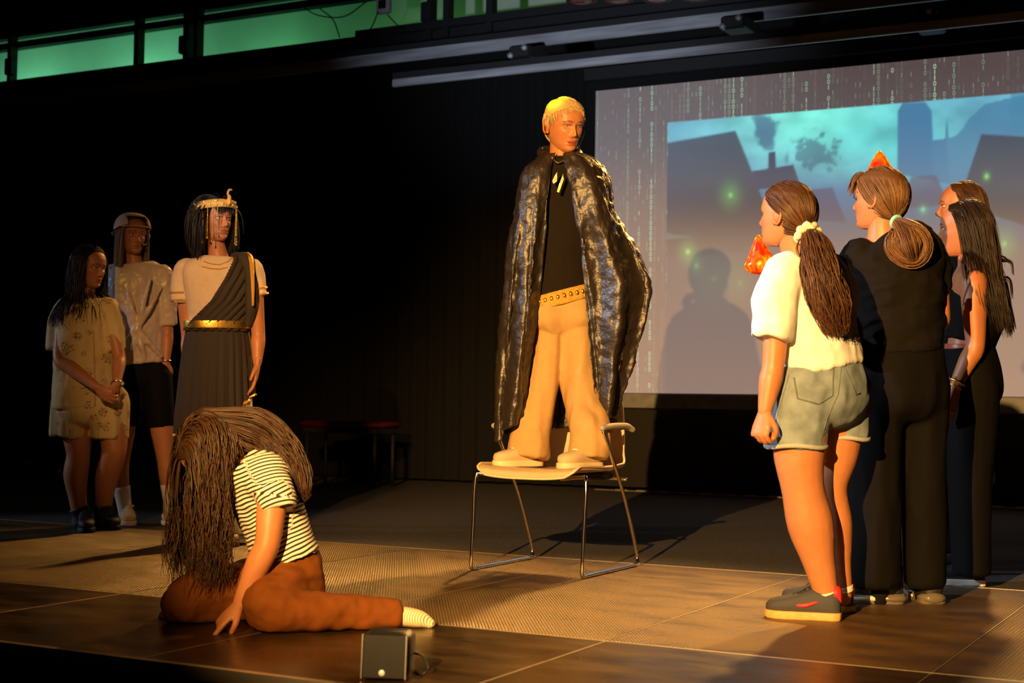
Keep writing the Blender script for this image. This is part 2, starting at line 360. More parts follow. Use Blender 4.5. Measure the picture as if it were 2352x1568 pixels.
def fbm(s, sx=1.0, sy=1.0):
    q = np.column_stack([px*sx/s, py*sy/s, np.zeros(px.size)]); return (vnoise(q)+0.5*vnoise(q*2.03+9)+0.25*vnoise(q*4.1+3))/1.75
colr = np.zeros((px.size, 3)); BASE = np.array([np.interp(py, [150, 330, 560, 900], [lin((86, 72, 72))[k], lin((100, 90, 92))[k], lin((128, 110, 106))[k], lin((156, 126, 108))[k]]) for k in range(3)]).T; colr[:] = BASE  # tan wash of warm stage light, put into the screen's emission colour
topz = sstep(200, 560, py)
img = (gx.ravel() > -4.56) & (gz.ravel() < 3.088)
sky = np.array(lin((92, 150, 172)))*np.ones((px.size, 3))
bright = np.exp(-((px-1880)/190)**2-((py-280)/80)**2)[:, None]; teal = np.array(lin((120, 222, 205)))
sky = sky*(1-bright)+teal*bright; t2 = np.exp(-((px-2040)/150)**2-((py-330)/70)**2)[:, None]*0.8; sky = sky*(1-t2)+np.array(lin((85, 190, 190)))*t2
sky *= (1+0.35*fbm(70, 1, 1.6))[:, None]
def lay(c, a): 
    global sky
    a = np.clip(a, 0, 1)[:, None]; sky = sky*(1-a)+np.array(lin(c))*a
n1 = fbm(26)
lay((64, 95, 125), sstep(0.1, 0.5, 1.0-np.hypot((px-1760-0.2*(py-300))/38, (py-290)/60)+0.5*n1)*0.85)                 # smoke
lay((62, 100, 120), sstep(0.0, 0.5, 1.0-np.hypot((px-1868)/60, (py-350)/46)+0.75*fbm(14))*0.75)                       # tree crown
lay((75, 115, 150), sstep(395, 450, py+14*n1)*0.9)
lay((66, 112, 146), poly_mask([(2061, 400), (2062, 255), (2073, 236), (2125, 234), (2140, 255), (2143, 322), (2175, 318), (2180, 420)], 3))
lay((68, 118, 150), sstep(-0.1, 0.15, poly_mask([(2140, 330), (2200, 305), (2235, 262), (2262, 236), (2322, 226), (2360, 220), (2360, 420), (2140, 420)], 10)-0.5+0.4*n1)*0.85)
for a, b, h in ((2005, 392, 18), (2035, 385, 22), (1975, 405, 16), (2175, 300, 34)):
    lay((64, 110, 142), poly_mask([(a-5, b+20), (a, b-h), (a+5, b+20)], 2)*0.8)
lay((60, 66, 80), poly_mask([(1500, 334), (1689, 300), (1692, 306), (1720, 375), (1760, 480), (1800, 570), (1500, 600)], 3)*0.95)
lay((56, 68, 92), poly_mask([(1764, 392), (1765, 350), (1781, 348), (1783, 392)], 2)); lay((60, 70, 92), poly_mask([(1727, 393), (1822, 378), (1838, 425), (1735, 436)], 2))
lay((76, 90, 120), poly_mask([(1856, 436), (1912, 430), (1945, 512), (1870, 505)], 3)); lay((78, 82, 105), poly_mask([(2092, 406), (2150, 402), (2180, 470), (2070, 480)], 4)*0.8)
lay((56, 66, 80), poly_mask([(2254, 308), (2360, 314), (2360, 520), (2205, 470), (2222, 405)], 3)*0.92)
lay((66, 120, 150), poly_mask([(2322, 205), (2365, 195), (2365, 318), (2318, 306)], 2)*0.6)
fade = sstep(400, 560, py); sky = sky*(1-0.3*fade[:, None])
_a2 = (sstep(440, 600, py)*0.9)[:, None]; sky = sky*(1-_a2)+BASE*_a2
streak = np.clip(fbm(90, 0.25, 3.0)-0.1, 0, 1)*np.exp(-((py-525)/40)**2)*np.exp(-((px-1620)/140)**2); sky += streak[:, None]*np.array(lin((150, 190, 180)))*1.5
for a, b, r, s in ((1678, 448, 22, 0.6), (2120, 481, 10, 0.5), (2266, 405, 9, 0.6), (1580, 578, 18, 0.7), (2307, 560, 26, 0.5), (1640, 640, 60, 0.12), (1600, 610, 15, 0.25), (1700, 650, 30, 0.15)):
    d = np.hypot(px-a, (py-b)*0.8); sky += (np.exp(-(d/r)**2)*s*0.35+np.exp(-(d/4.5)**2)*s*0.8)[:, None]*np.array([0.18, 0.75, 0.08])
colr[img] = (sky*(1.25-.25*sstep(380, 520, py))[:, None])[img]
me = bpy.data.meshes.new('screen_cloth'); F = [(j*NX+i, j*NX+i+1, (j+1)*NX+i+1, (j+1)*NX+i) for j in range(NZ-1) for i in range(NX-1)]
me.from_pydata((P3-np.array([(XL+XR)/2, YS, ZB])).tolist(), [], F); me.update(); color_attr(me, 'picture', colr)
m = mat('screen_cloth', (0.17, 0.165, 0.16), 0.85); nt = m.node_tree; N = nt.nodes; L = nt.links; b = N['Principled BSDF']
a = N.new('ShaderNodeAttribute'); a.attribute_name = 'picture'
# falling green digits: cells of 32 x 42 mm, a ring for 0 and a bar for 1
tc = N.new('ShaderNodeTexCoord'); sp = N.new('ShaderNodeSeparateXYZ'); L.new(tc.outputs['Object'], sp.inputs[0])
def mth(op, a_, b_=None, c_=None):
    n = N.new('ShaderNodeMath'); n.operation = op
    for i, v in enumerate((a_, b_, c_)):
        if v is None: continue
        if isinstance(v, (int, float)): n.inputs[i].default_value = v
        else: L.new(v, n.inputs[i])
    return n.outputs[0]
u = mth('DIVIDE', sp.outputs[0], 0.036); v = mth('DIVIDE', sp.outputs[2], 0.044)
fu, fv = mth('FLOOR', u), mth('FLOOR', v); lu, lv = mth('SUBTRACT', mth('FRACT', u), 0.5), mth('SUBTRACT', mth('FRACT', v), 0.5)
cb = N.new('ShaderNodeCombineXYZ'); L.new(fu, cb.inputs[0]); L.new(fv, cb.inputs[1]); wn = N.new('ShaderNodeTexWhiteNoise'); wn.noise_dimensions = '2D'; L.new(cb.outputs[0], wn.inputs['Vector'])
cw = N.new('ShaderNodeTexWhiteNoise'); cw.noise_dimensions = '1D'; L.new(fu, cw.inputs['W'])
cb2 = N.new('ShaderNodeCombineXYZ'); L.new(fu, cb2.inputs[0]); L.new(mth('MULTIPLY', fv, 0.22), cb2.inputs[1]); rn = N.new('ShaderNodeTexNoise'); rn.inputs['Scale'].default_value = 1.37; L.new(cb2.outputs[0], rn.inputs['Vector'])
rad = mth('SQRT', mth('ADD', mth('POWER', mth('MULTIPLY', lu, 1.35), 2.0), mth('POWER', lv, 2.0)))
ring = mth('LESS_THAN', mth('ABSOLUTE', mth('SUBTRACT', rad, 0.33)), 0.1); bar = mth('MULTIPLY', mth('LESS_THAN', mth('ABSOLUTE', lu), 0.1), mth('LESS_THAN', mth('ABSOLUTE', lv), 0.42))
isb = mth('GREATER_THAN', wn.outputs['Value'], 0.55); gl = mth('ADD', mth('MULTIPLY', ring, mth('SUBTRACT', 1.0, isb)), mth('MULTIPLY', bar, isb))
colsel = mth('POWER', cw.outputs['Value'], 6.0); run = mth('GREATER_THAN', rn.outputs[0], 0.43)
inten = mth('MULTIPLY', gl, mth('ADD', mth('MULTIPLY', mth('MULTIPLY', colsel, run), 0.95), mth('MULTIPLY', mth('POWER', wn.outputs['Value'], 9.0), 0.3)))
band = mth('MAXIMUM', mth('LESS_THAN', sp.outputs[0], -4.56-(XL+XR)/2), mth('GREATER_THAN', sp.outputs[2], 3.088-ZB)); inten = mth('MULTIPLY', inten, band)
vm = N.new('ShaderNodeVectorMath'); vm.operation = 'SCALE'; vm.inputs[0].default_value = (0.28, 0.62, 0.36); L.new(inten, vm.inputs['Scale'])
ad = N.new('ShaderNodeVectorMath'); ad.operation = 'ADD'; L.new(a.outputs['Color'], ad.inputs[0]); L.new(vm.outputs[0], ad.inputs[1])
L.new(ad.outputs[0], b.inputs['Emission Color']); b.inputs['Emission Strength'].default_value = 1.0
link('screen_cloth', me, m, scr, None, False)
grey_bar = mat('screen_bar_grey', (0.28, 0.28, 0.3), 0.6, var=0.25, vscale=12)
link('bottom_bar', mesh_from(*box(XL-(XL+XR)/2, XR-(XL+XR)/2, -0.02, 0.02, -0.125, -0.004, 0.006)), grey_bar, scr, None, False)
link('border', mesh_from(*box(XL-0.08-(XL+XR)/2, XL-(XL+XR)/2, -0.004, 0.012, -0.1, ZT-ZB+0.08)), cloth_black, scr, None, False)
link('border', mesh_from(*box(XL-(XL+XR)/2, XR-(XL+XR)/2, -0.004, 0.012, ZT-ZB, ZT-ZB+0.08)), cloth_black, scr, None, False)
link('roller_case', mesh_from(*box(XL-0.1-(XL+XR)/2, XR+0.1-(XL+XR)/2, -0.05, 0.06, ZT-ZB+0.08, ZT-ZB+0.2, 0.01)), gantry_mat, scr, None, False)

# padded bench lost in the dark before the curtain
c0 = on_y(715, 972, 10.4); c1 = on_y(896, 972, 10.4); bx = empty('padded_bench', ((c0[0]+c1[0])/2, 10.4, -0.003), 'low dark bench with a faintly red padded top before the black curtain', 'bench')
hw = (c1[0]-c0[0])/2; zt = on_y(800, 966, 10.4)[2]; redc = mat('dark_red_pad', (0.1, 0.004, 0.004), 0.5)
link('padded_top', mesh_from(*box(-hw, hw, -0.2, 0.2, zt-0.055, zt, 0.025)), redc, bx)
link('bench_frame', mesh_from(*box(-hw+0.03, hw-0.03, -0.17, 0.17, zt-0.1, zt-0.055, 0.004)), black, bx, None, False)
for sx in (-1, 1):
    for sy in (-1, 1): link('leg', mesh_from(*tube([(sx*(hw-0.06), sy*0.14, 0), (sx*(hw-0.06), sy*0.14, zt-0.09)], 0.016, 8, 1, cap=('f', 'f'))), black, bx)
c = on_z(131, 1098, 0.01); cpl = empty('green_light_stand_in', (c[0], c[1], -0.003), 'tiny pale plug shape standing in for a small green light at far left', 'plug')  # pale dots on a small block, added in place of a green light
for _dx, _dz in ((0.0, 0.03), (0.03, 0.0)): link('pale_light_dot', mesh_from(*tube([(_dx*1.2, 0, 0.02+_dz*1.2), (_dx*1.2+0.02, 0.0, 0.045+_dz*1.2)], [0.014, 0.018], 8, 2)), white_p, cpl)
link('dot_holder', mesh_from(*box(-0.04, 0.08, 0.01, 0.05, 0.0, 0.06, 0.006)), gantry_mat, cpl, None, False)

# unseen follow spot behind the camera: housing, with a barn door added to keep its light off the upper screen
_L = np.array([-1.19, -0.96, 2.19]); _d = unit(np.array([-2.15, 5.87, 0])-np.array([-1.19, -0.96, 0])); fs = empty('unseen_follow_spot', _L-np.array([0, 0, 0.0]), 'unseen black follow spot with a barn door added to shade the upper screen', 'spotlight'); fs.rotation_euler = (0, 0, math.atan2(_d[1], _d[0])-math.pi/2)
link('added_barn_door', mesh_from(*box(-0.6, 0.6, 0.5, 0.504, 0.013, 0.40)), gantry_mat, fs, None, False)
link('added_door_arm', mesh_from(*tube([(-0.3, -0.1, 0.2), (-0.3, 0.5, 0.2)], 0.01, 6, 1)), gantry_mat, fs); link('added_door_arm', mesh_from(*tube([(0.3, -0.1, 0.2), (0.3, 0.5, 0.2)], 0.01, 6, 1)), gantry_mat, fs)
link('housing', mesh_from(*box(-0.16, 0.16, -0.5, -0.08, -0.16, 0.16, 0.03)), gantry_mat, fs); link('stand_pole', mesh_from(*tube([(0, -0.3, -3.09), (0, -0.3, -0.15)], 0.025, 10, 1, cap=('f', 'f'))), gantry_mat, fs); link('yoke', mesh_from(*tube([(-0.3, -0.3, 0.2), (-0.3, -0.3, 0.0), (-0.2, -0.3, -0.2), (0, -0.3, -0.22), (0.2, -0.3, -0.2), (0.3, -0.3, 0.0), (0.3, -0.3, 0.2)], 0.012, 8, 3)), gantry_mat, fs)
link('stand_base', mesh_from(*box(-0.3, 0.3, -0.6, 0.0, -3.09, -3.06, 0.01)), gantry_mat, fs, None, False)
# ================================================================ people: helpers
# ---- skin
def skin_mat(name, col):
    m = mat(name, col, 0.46, Subsurface_Weight=0.12, Subsurface_Scale=0.012, Specular_IOR_Level=0.4)
    m.node_tree.nodes['Principled BSDF'].inputs['Subsurface Radius'].default_value = (1.0, 0.35, 0.2)
    nt = m.node_tree; N = nt.nodes; L = nt.links; a = N.new('ShaderNodeAttribute'); a.attribute_name = 'tint'
    tc = N.new('ShaderNodeTexCoord'); n = N.new('ShaderNodeTexNoise'); n.inputs['Scale'].default_value = 25; n.inputs['Detail'].default_value = 4; L.new(tc.outputs['Object'], n.inputs['Vector'])
    r = N.new('ShaderNodeMapRange'); r.inputs[3].default_value = 0.86; r.inputs[4].default_value = 1.14; L.new(n.outputs[0], r.inputs[0])
    s = N.new('ShaderNodeVectorMath'); s.operation = 'SCALE'; L.new(a.outputs['Color'], s.inputs[0]); L.new(r.outputs[0], s.inputs['Scale'])
    q = N.new('ShaderNodeVectorMath'); q.operation = 'MULTIPLY'; q.inputs[1].default_value = col; L.new(s.outputs[0], q.inputs[0]); L.new(q.outputs[0], N['Principled BSDF'].inputs['Base Color'])
    n2 = N.new('ShaderNodeTexNoise'); n2.inputs['Scale'].default_value = 400; L.new(tc.outputs['Object'], n2.inputs['Vector'])
    bp = N.new('ShaderNodeBump'); bp.inputs['Strength'].default_value = 0.08; bp.inputs['Distance'].default_value = 0.002; L.new(n2.outputs[0], bp.inputs['Height']); L.new(bp.outputs[0], N['Principled BSDF'].inputs['Normal'])
    return m
SKIN = skin_mat('skin_fair', (0.46, 0.187, 0.078)); SKIN_T = skin_mat('skin_tan', (0.4, 0.15, 0.058))
def hair_mat(name, dark, light, rough=0.42):
    m = mat(name, light, rough, Specular_IOR_Level=0.28); nt = m.node_tree; N = nt.nodes; L = nt.links
    a = N.new('ShaderNodeAttribute'); a.attribute_name = 'rnd'; r = N.new('ShaderNodeValToRGB')
    r.color_ramp.elements[0].color = (*dark, 1); r.color_ramp.elements[1].color = (*light, 1); L.new(a.outputs['Fac'], r.inputs[0]); L.new(r.outputs[0], N['Principled BSDF'].inputs['Base Color'])
    return m
H_BLACK = hair_mat('hair_black', (0.006, 0.005, 0.005), (0.018, 0.013, 0.01)); H_DARK = hair_mat('hair_dark_brown', (0.014, 0.007, 0.004), (0.1, 0.048, 0.021))
H_DKB = hair_mat('hair_blackish_brown', (0.008, 0.005, 0.003), (0.034, 0.016, 0.008)); H_BROWN = hair_mat('hair_brown', (0.03, 0.013, 0.006), (0.13, 0.058, 0.025)); H_LIGHT = hair_mat('hair_light_brown', (0.06, 0.028, 0.012), (0.24, 0.12, 0.05))
H_BLOND = hair_mat('hair_blond', (0.4, 0.26, 0.1), (0.75, 0.56, 0.28), 0.45); H_ASH = hair_mat('hair_ash_brown', (0.05, 0.028, 0.016), (0.25, 0.15, 0.08))
eye_w = mat('eye_white', (0.75, 0.72, 0.68), 0.15); iris_m = mat('iris_brown', (0.05, 0.025, 0.012), 0.1)
nt = eye_w.node_tree; _tc = nt.nodes.new('ShaderNodeTexCoord'); _sp = nt.nodes.new('ShaderNodeSeparateXYZ'); nt.links.new(_tc.outputs['Generated'], _sp.inputs[0])
# ---- head
_HZ = np.array([-.110, -.107, -.098, -.085, -.070, -.055, -.040, -.020, 0, .010, .025, .050, .075, .095, .105, .110])
_HF = np.array([.050, .066, .076, .078, .081, .083, .084, .085, .086, .090, .091, .087, .075, .055, .033, -.004])
_HB = np.array([.020, .005, -.012, -.035, -.055, -.07, -.082, -.092, -.097, -.099, -.1, -.098, -.09, -.071, -.047, -.006])
_HW = np.array([.008, .026, .037, .046, .053, .059, .064, .069, .0725, .074, .0755, .0755, .070, .056, .038, .004])
def g2(x, z, cx, cz, sx, sz): return np.exp(-((x-cx)/sx)**2-((z-cz)/sz)**2)
def head_shape(mouth=0.0, na=84, nz=70):
    """verts in head space (x right, y forward, z up), height 0.22; returns V, F, tint"""
    zz = np.concatenate([np.linspace(-.110, .06, nz-18), np.linspace(.06, .1095, 19)[1:]])
    th = np.linspace(0, 2*np.pi, na, endpoint=False); th = th-0.45*np.sin(2*th)*0-0.5*np.sin(th-np.pi/2)*0
    # denser columns in front
    th = np.pi/2+np.sign(np.sin((th-np.pi)))*0+(np.linspace(-np.pi, np.pi, na, endpoint=False)-0.55*np.sin(np.linspace(-np.pi, np.pi, na, endpoint=False)))
    f, b, w = (np.interp(zz, _HZ, q) for q in (_HF, _HB, _HW))
    # smooth the tables
    for q in (f, b, w): q[2:-2] = (q[:-4]+2*q[1:-3]+3*q[2:-2]+2*q[3:-1]+q[4:])/9
    V = []; 
    for z, ff, bb, ww in zip(zz, f, b, w):
        yc = (ff+bb)/2*0.3+0.0; s, c = np.sin(th), np.cos(th)
        ex = 2/2.35; x = ww*np.sign(c)*np.abs(c)**ex
        y = np.where(s > 0, yc+(ff-yc)*np.abs(s)**(2/2.1), yc-(yc-bb)*np.abs(s)**(2/2.0))
        V.append(np.column_stack([x, y, np.full(na, z)]))
    V = np.concatenate(V); x, y, z = V.T; ax = np.abs(x); fr = sstep(0.0, 0.04, y)
    d = np.zeros(len(V))
    nh = np.interp(z, [-.047, -.043, -.037, -.031, -.012, .006, .016], [0, .010, .020, .0225, .012, .004, 0.0]); nw = np.interp(z, [-.045, -.03, .01], [.0125, .0095, .0065])
    d += nh*np.exp(-(x/nw)**2); d += .006*g2(ax, z, .0125, -.038, .006, .006)
    d += -.0115*g2(ax, z, .030, -.001, .017, .0095)-.003*g2(ax, z, .012, .002, .008, .012); d += .0035*g2(ax, z, .028, .0175, .02, .007)
    d += .004*g2(ax, z, .045, -.025, .018, .014)-.003*g2(ax, z, .038, -.058, .015, .015)
    d += .0055*np.exp(-(x/.019)**2-((z+.0600)/.0045)**2)+.0065*np.exp(-(x/.017)**2-((z+.0715+mouth*.4)/.0048)**2)-.006*np.exp(-(x/.022)**2-((z+.0657+mouth*.2)/(.0022+mouth*.5))**2)*(1+mouth*90)
    d += -.004*np.exp(-(x/.02)**2-((z+.0815)/.005)**2)+.006*np.exp(-(x/.018)**2-((z+.097)/.010)**2)-.002*np.exp(-(x/.004)**2-((z+.052)/.004)**2)
    d += .0045*g2(ax, z, .030, .006, .016, .0035)                       # upper lid fold
    V[:, 1] += d*fr
    F = []; m = len(zz)
    for i in range(m-1):
        for j in range(na): F.append((i*na+j, i*na+(j+1) % na, (i+1)*na+(j+1) % na, (i+1)*na+j))
    F.append(tuple(range(na-1, -1, -1))); F.append(tuple(range((m-1)*na, m*na)))
    T = np.ones((len(V), 3))
    def mix(c, a): T[:] = T*(1-a[:, None])+np.array(c)*a[:, None]
    mix((.82, .42, .42), sstep(1.25, .8, (x/.0225)**2+((z+.0658+mouth*.2)/(.0088+mouth*.6))**2)*fr*0.9)
    if mouth > 0: mix((.07, .025, .02), sstep(1.2, .7, (x/.017)**2+((z+.0657+mouth*.2)/(.001+mouth*.75))**2)*fr); mix((1.3, 1.7, 2.2), sstep(1.2, .6, (x/.014)**2+((z+.0625)/(.0022))**2)*fr)
    bz = .0185+.003*np.sin((ax-.012)/.036*np.pi)-.05*np.clip(ax-.036, 0, 1); mix((.16, .1, .07), sstep(.0042, .0018, np.abs(z-bz))*sstep(.009, .014, ax)*sstep(.052, .045, ax)*fr*0.85)
    mix((.1, .07, .06), np.exp(-((z-.0065-.12*np.clip(.03-np.abs(ax-.03), 0, .03)+.0024)/.0016)**2)*sstep(.014, .018, ax)*sstep(.048, .044, ax)*fr*0.8)
    mix((1.0, .78, .74), g2(ax, z, .045, -.028, .018, .014)*fr*0.5)
    return V, F, T
def ear_piece(side):
    P = []; a = np.linspace(-2.4, 2.5, 15)
    P = [(side*(.0775+.006*math.cos(t)*0.5+.004), -.010-.014*math.cos(t)-0.004, -.008+.027*math.sin(t)) for t in a]
    V1 = tube(P, [.0045]*15, 6, 1); V2 = ellipsoid(np.array([side*.0755, -.008, -.008]), np.eye(3), (.008, .014, .024), 10, 8)
    V3 = ellipsoid(np.array([side*.078, .0, -.031]), np.eye(3), (.005, .007, .008), 8, 6); return joinp([V1, V2, V3])
class Person:
    def __init__(s, label, D, foot, yaw, skin=SKIN, group=None):
        s.D = D; s.base = np.array(foot, float); s.yaw = yaw; s.skin = skin; s.pieces = []; s.extra = []; s.colliders = []
        v = s.base-CAM; v[2] = 0; s.v = unit(v); s.rc = np.array([s.v[1], -s.v[0], 0]); s.tc = -s.v
        s.root = empty('person', s.base, label, 'person', group)
    def J(s, x, y, dd=0.0): return at(x, y, s.D+dd)
    def R(s, r, dd=0.0): return r*(s.D+dd)/FPX
    def ax(s, yaw=None):
        a = math.radians(s.yaw if yaw is None else yaw); f = math.cos(a)*s.tc+math.sin(a)*s.rc
        return np.array([f[1], -f[0], 0]), f, np.array([0, 0, 1.0])
    def torso(s, secs, grow=0.0, n=26, p=2.2, rb=False):
        """secs (x, y, dd, half width px, half depth px[, yaw])"""
        C = np.array([s.J(*q[:3]) for q in secs]); T = np.gradient(C, axis=0); A = []; B = []
        for q, t in zip(secs, T):
            r = s.ax(q[5] if len(q) > 5 else None)[0]; t = unit(t); a = unit(r-t*r.dot(t)); b = np.cross(t, a)
            A.append(a*(s.R(q[3])+grow)); B.append(b*(s.R(q[4])+grow))
        if rb:
            t = unit(T[-1]); h = s.R(secs[-1][4]); C = np.concatenate([C, [C[-1]+t*h*.45, C[-1]+t*h*.62]]); A += [A[-1]*.72, A[-1]*.35]; B += [B[-1]*.72, B[-1]*.35]
        k = 4; return loft(catmull(C, k), catmull(A, k), catmull(B, k), n, p=p)
    def limb(s, pts, grow=0.0, cap=('r', 'r'), flat=1.0, sub=5, n=16):
        """pts (x, y, dd, radius px)"""
        return tube([s.J(*q[:3]) for q in pts], [s.R(q[3], q[2])+grow for q in pts], n, sub, flat, cap=cap)
    def part(s, name, me, m, parent=None, smooth=True, label=None):
        if isinstance(me, tuple): me = mesh_from(*me)
        if not me.get('_loc'): setco(me, co(me)-s.base); me['_loc'] = 1
        o = link(name, me, m, parent or s.root, None, smooth)
        if label: o['label'] = label
        return o
    def head(s, x, y, dd, H, yaw, pitch=0, roll=0, mouth=0.0, eyes=True, closed=False, gaze=0.0):
        r, f, u = s.ax(yaw); p = math.radians(pitch); f2 = f*math.cos(p)-u*math.sin(p); u2 = u*math.cos(p)+f*math.sin(p)
        q = math.radians(roll); r2 = r*math.cos(q)+u2*math.sin(q); u3 = u2*math.cos(q)-r*math.sin(q)
        s.hA = np.array([r2, f2, u3]); s.hc = s.J(x, y, dd); s.hs = H/0.22
        V, F, T = head_shape(mouth)
        for sd in (-1, 1):
            e, ef = ear_piece(sd); F = F+[tuple(i+len(V) for i in g) for g in ef]; V = np.concatenate([V, e]); T = np.concatenate([T, np.ones((len(e), 3))*np.array([1, .82, .78])])
        s.hV, s.hF = V, F
        s.extra.append((s.hw(V), F, T))
        s.colliders.append((s.hc+(s.hA[1]*-.004+s.hA[2]*.012)*s.hs, s.hA, np.array([.079, .1, .102])*s.hs))
        if eyes:
            for sd in (-1, 1):
                c = np.array([sd*.030, .0715, .0005]); E = ellipsoid(c, np.eye(3), (.0145, .008, .0052 if not closed else .0015), 14, 10)
                o = s.part('eye', (s.hw(E[0]), E[1]), eye_w)
                E = ellipsoid(c+np.array([gaze*.006, .0052, .0003]), np.eye(3), (.0052, .0034, .0052 if not closed else .001), 10, 8); s.part('iris', (s.hw(E[0]), E[1]), iris_m, o)
    def hw(s, V): return s.hc+(np.asarray(V, float)*s.hs) @ s.hA
    def hl(s, P): return ((np.asarray(P)-s.hc) @ s.hA.T)/s.hs
    def neck(s, base, r=.052, back=0.0):
        a = s.hw([0, -.018, -.05]); s.pieces.append(tube([base, a*0.5+np.asarray(base)*0.5, a], [r*1.15, r, r*0.98], 18, 4)); 
    def hand(s, W, d, palm, thumb=1, curl=(.3, .3, .35, .4), size=.172, tcurl=.3, spread=.05, elbow=None):
        """W wrist, d finger direction, palm palm normal, thumb +1/-1 side of d x palm"""
        W = np.asarray(W, float); d = unit(d); n = unit(np.asarray(palm)-d*np.dot(palm, d)); t = np.cross(d, n)*thumb; k = size/.172
        def w(x, y, z): return W+(t*x+d*y+n*z)*k
        ps = [loft([w(0, -.03, 0), w(0, 0, 0), w(.001, .02, 0), w(.002, .055, 0), w(.001, .085, .001), w(.0, .094, .002)],
              np.array([t*.025, t*.026, t*.031, t*.039, t*.039, t*.034])*k, np.array([n*.02, n*.018, n*.0175, n*.0155, n*.0125, n*.008])*k, 16)]
        for i, (fx, fy, ln, rr) in enumerate(((.0285, .086, .070, .0088), (.0095, .090, .078, .009), (-.0095, .087, .072, .0086), (-.027, .078, .056, .0076))):
            a = 0; P = [np.array([fx, fy-.018, .0]), np.array([fx, fy, .001])]; sp = (1.2-i)*spread
            for sl, cf in ((.45, .9), (.31, 1.15), (.24, .8)):
                a += curl[i]*cf; P.append(P[-1]+ln*sl*np.array([math.sin(sp)*math.cos(a), math.cos(sp)*math.cos(a), math.sin(a)]))
            ps.append(tube([w(*q) for q in P], np.array([rr*1.08, rr*1.05, rr, rr*.92, rr*.8])*k, 10, 3))
        a = tcurl; P = [np.array([.018, .018, .004]), np.array([.034, .036, .010]), np.array([.046, .060, .016+.01*a]), np.array([.048-.02*a, .085, .02+.03*a])]
        ps.append(tube([w(*q) for q in P], np.array([.014, .0125, .0105, .0085])*k, 10, 4))
        me = remesh(ps, .0034*k, 3, .5); V, F = arrays(me); s.extra.append((V, F, np.ones((len(V), 3)))); bpy.data.meshes.remove(me)
    def finish(s, vox=.0095, tint=None):
        me = remesh(s.pieces, vox, 5); V, F = arrays(me); T = np.ones((len(V), 3)); bpy.data.meshes.remove(me)
        ps = [(V, F)]+[(e[0], e[1]) for e in s.extra]; Ts = [T]+[e[2] for e in s.extra]
        me = mesh_from(*joinp(ps)); color_attr(me, 'tint', np.concatenate(Ts)); s.body = s.part('body', me, s.skin)
    # ---- garments
    def cloth(s, name, ps, m, vox=.009, it=5, fold=None, parent=None, attr=None, label=None):
        me = remesh(ps, vox, it)
        for f in fold or []: folds(me, *f)
        if attr: float_attr(me, 'sv', attr(co(me)))
        return s.part(name, me, m, parent, label=label)
    def ring(s, name, secs, m, r=.004, parent=None, n=40, grow=0.004):
        """band that follows a torso section"""
        V, F = s.torso(secs, grow, n); return s.part(name, (V, F), m, parent)
    # ---- hair
    def strands(s, roots, dirs, lens, m, name='hair', steps=22, stiff=0.75, off=(.002, .018), wave=(0.0, 30.0), r=.0032, tip=.25, cap=None, grav=(0, 0, -1), pull=None, parent=None, rnd=None, tint=(0., 1.), waveclump=8, ramp=5):
        p = np.array(roots, float); N = len(p); d = np.array(dirs, float); d /= np.linalg.norm(d, axis=1)[:, None]+1e-9
        st = (np.asarray(lens)/steps)[:, None]*np.ones((N, 1)); g = np.array(grav, float); o0 = RNG.uniform(off[0], off[1], N)[:, None]; P = [p.copy()]
        for i in range(steps):
            d = d*stiff+g*(1-stiff) if pull is None else d*stiff+(pull(p, i/steps))*(1-stiff)
            d /= np.linalg.norm(d, axis=1)[:, None]+1e-9; q = p+d*st
            o = o0*min(1, (i+1)/ramp)
            for c, A, rad in s.colliders:
                l = (q-c) @ A.T/(rad+o); nn = np.linalg.norm(l, axis=1)[:, None]; q = np.where(nn < 1, c+(l/(nn+1e-9)*(rad+o)) @ A, q)
            dd = q-p; d = dd/(np.linalg.norm(dd, axis=1)[:, None]+1e-9); p = q; P.append(p.copy())
        P = np.stack(P, 1); S = steps+1
        if wave[0] > 0:
            t = np.linspace(0, 1, S)[None, :]; L = np.asarray(lens)[:, None]*np.ones((N, 1))*t; k = RNG.integers(0, waveclump, N)
            ph = (k*2.4+RNG.normal(0, .35, N))[:, None]; am = wave[0]*sstep(.15, .7, t)
            a1 = unit(s.ax()[0]); a2 = unit(s.ax()[1]); P = P+(np.sin(L*wave[1]+ph)*am)[:, :, None]*a1+(np.cos(L*wave[1]*.9+ph*1.3)*am*.7)[:, :, None]*a2
        T = np.gradient(P, axis=1); T /= np.linalg.norm(T, axis=2)[:, :, None]+1e-9
        A = np.cross(T, np.array([.31, .22, .93])); A /= np.linalg.norm(A, axis=2)[:, :, None]+1e-9; B = np.cross(T, A)
        t = np.linspace(0, 1, S); prof = np.interp(t, [0, .08, .7, 1], [.6, 1, .85, tip]); rad = (RNG.uniform(.6, 1.25, N)[:, None]*prof[None, :]*r)[:, :, None]
        K = 3; V = np.stack([P+(A*math.cos(2*math.pi*j/K)+B*math.sin(2*math.pi*j/K))*rad for j in range(K)], 2).reshape(-1, 3)
        i0 = (np.arange(N)*S*K)[:, None, None]+(np.arange(S-1)*K)[None, :, None]+np.arange(K)[None, None, :]; j1 = (np.arange(K)+1) % K
        i1 = (np.arange(N)*S*K)[:, None, None]+(np.arange(S-1)*K)[None, :, None]+j1[None, None, :]
        F = np.stack([i0, i1, i1+K, i0+K], -1).reshape(-1, 4); rn = np.repeat(RNG.uniform(tint[0], tint[1], N), S*K)
        if cap is not None:
            cv, cf = cap; F = np.concatenate([F, np.array(cf)+len(V)]); V = np.concatenate([V, cv]); rn = np.concatenate([rn, np.full(len(cv), .25)])
        me = bpy.data.meshes.new(name); me.vertices.add(len(V)); me.vertices.foreach_set('co', V.ravel()); me.loops.add(F.size); me.loops.foreach_set('vertex_index', F.ravel().astype(np.int32))
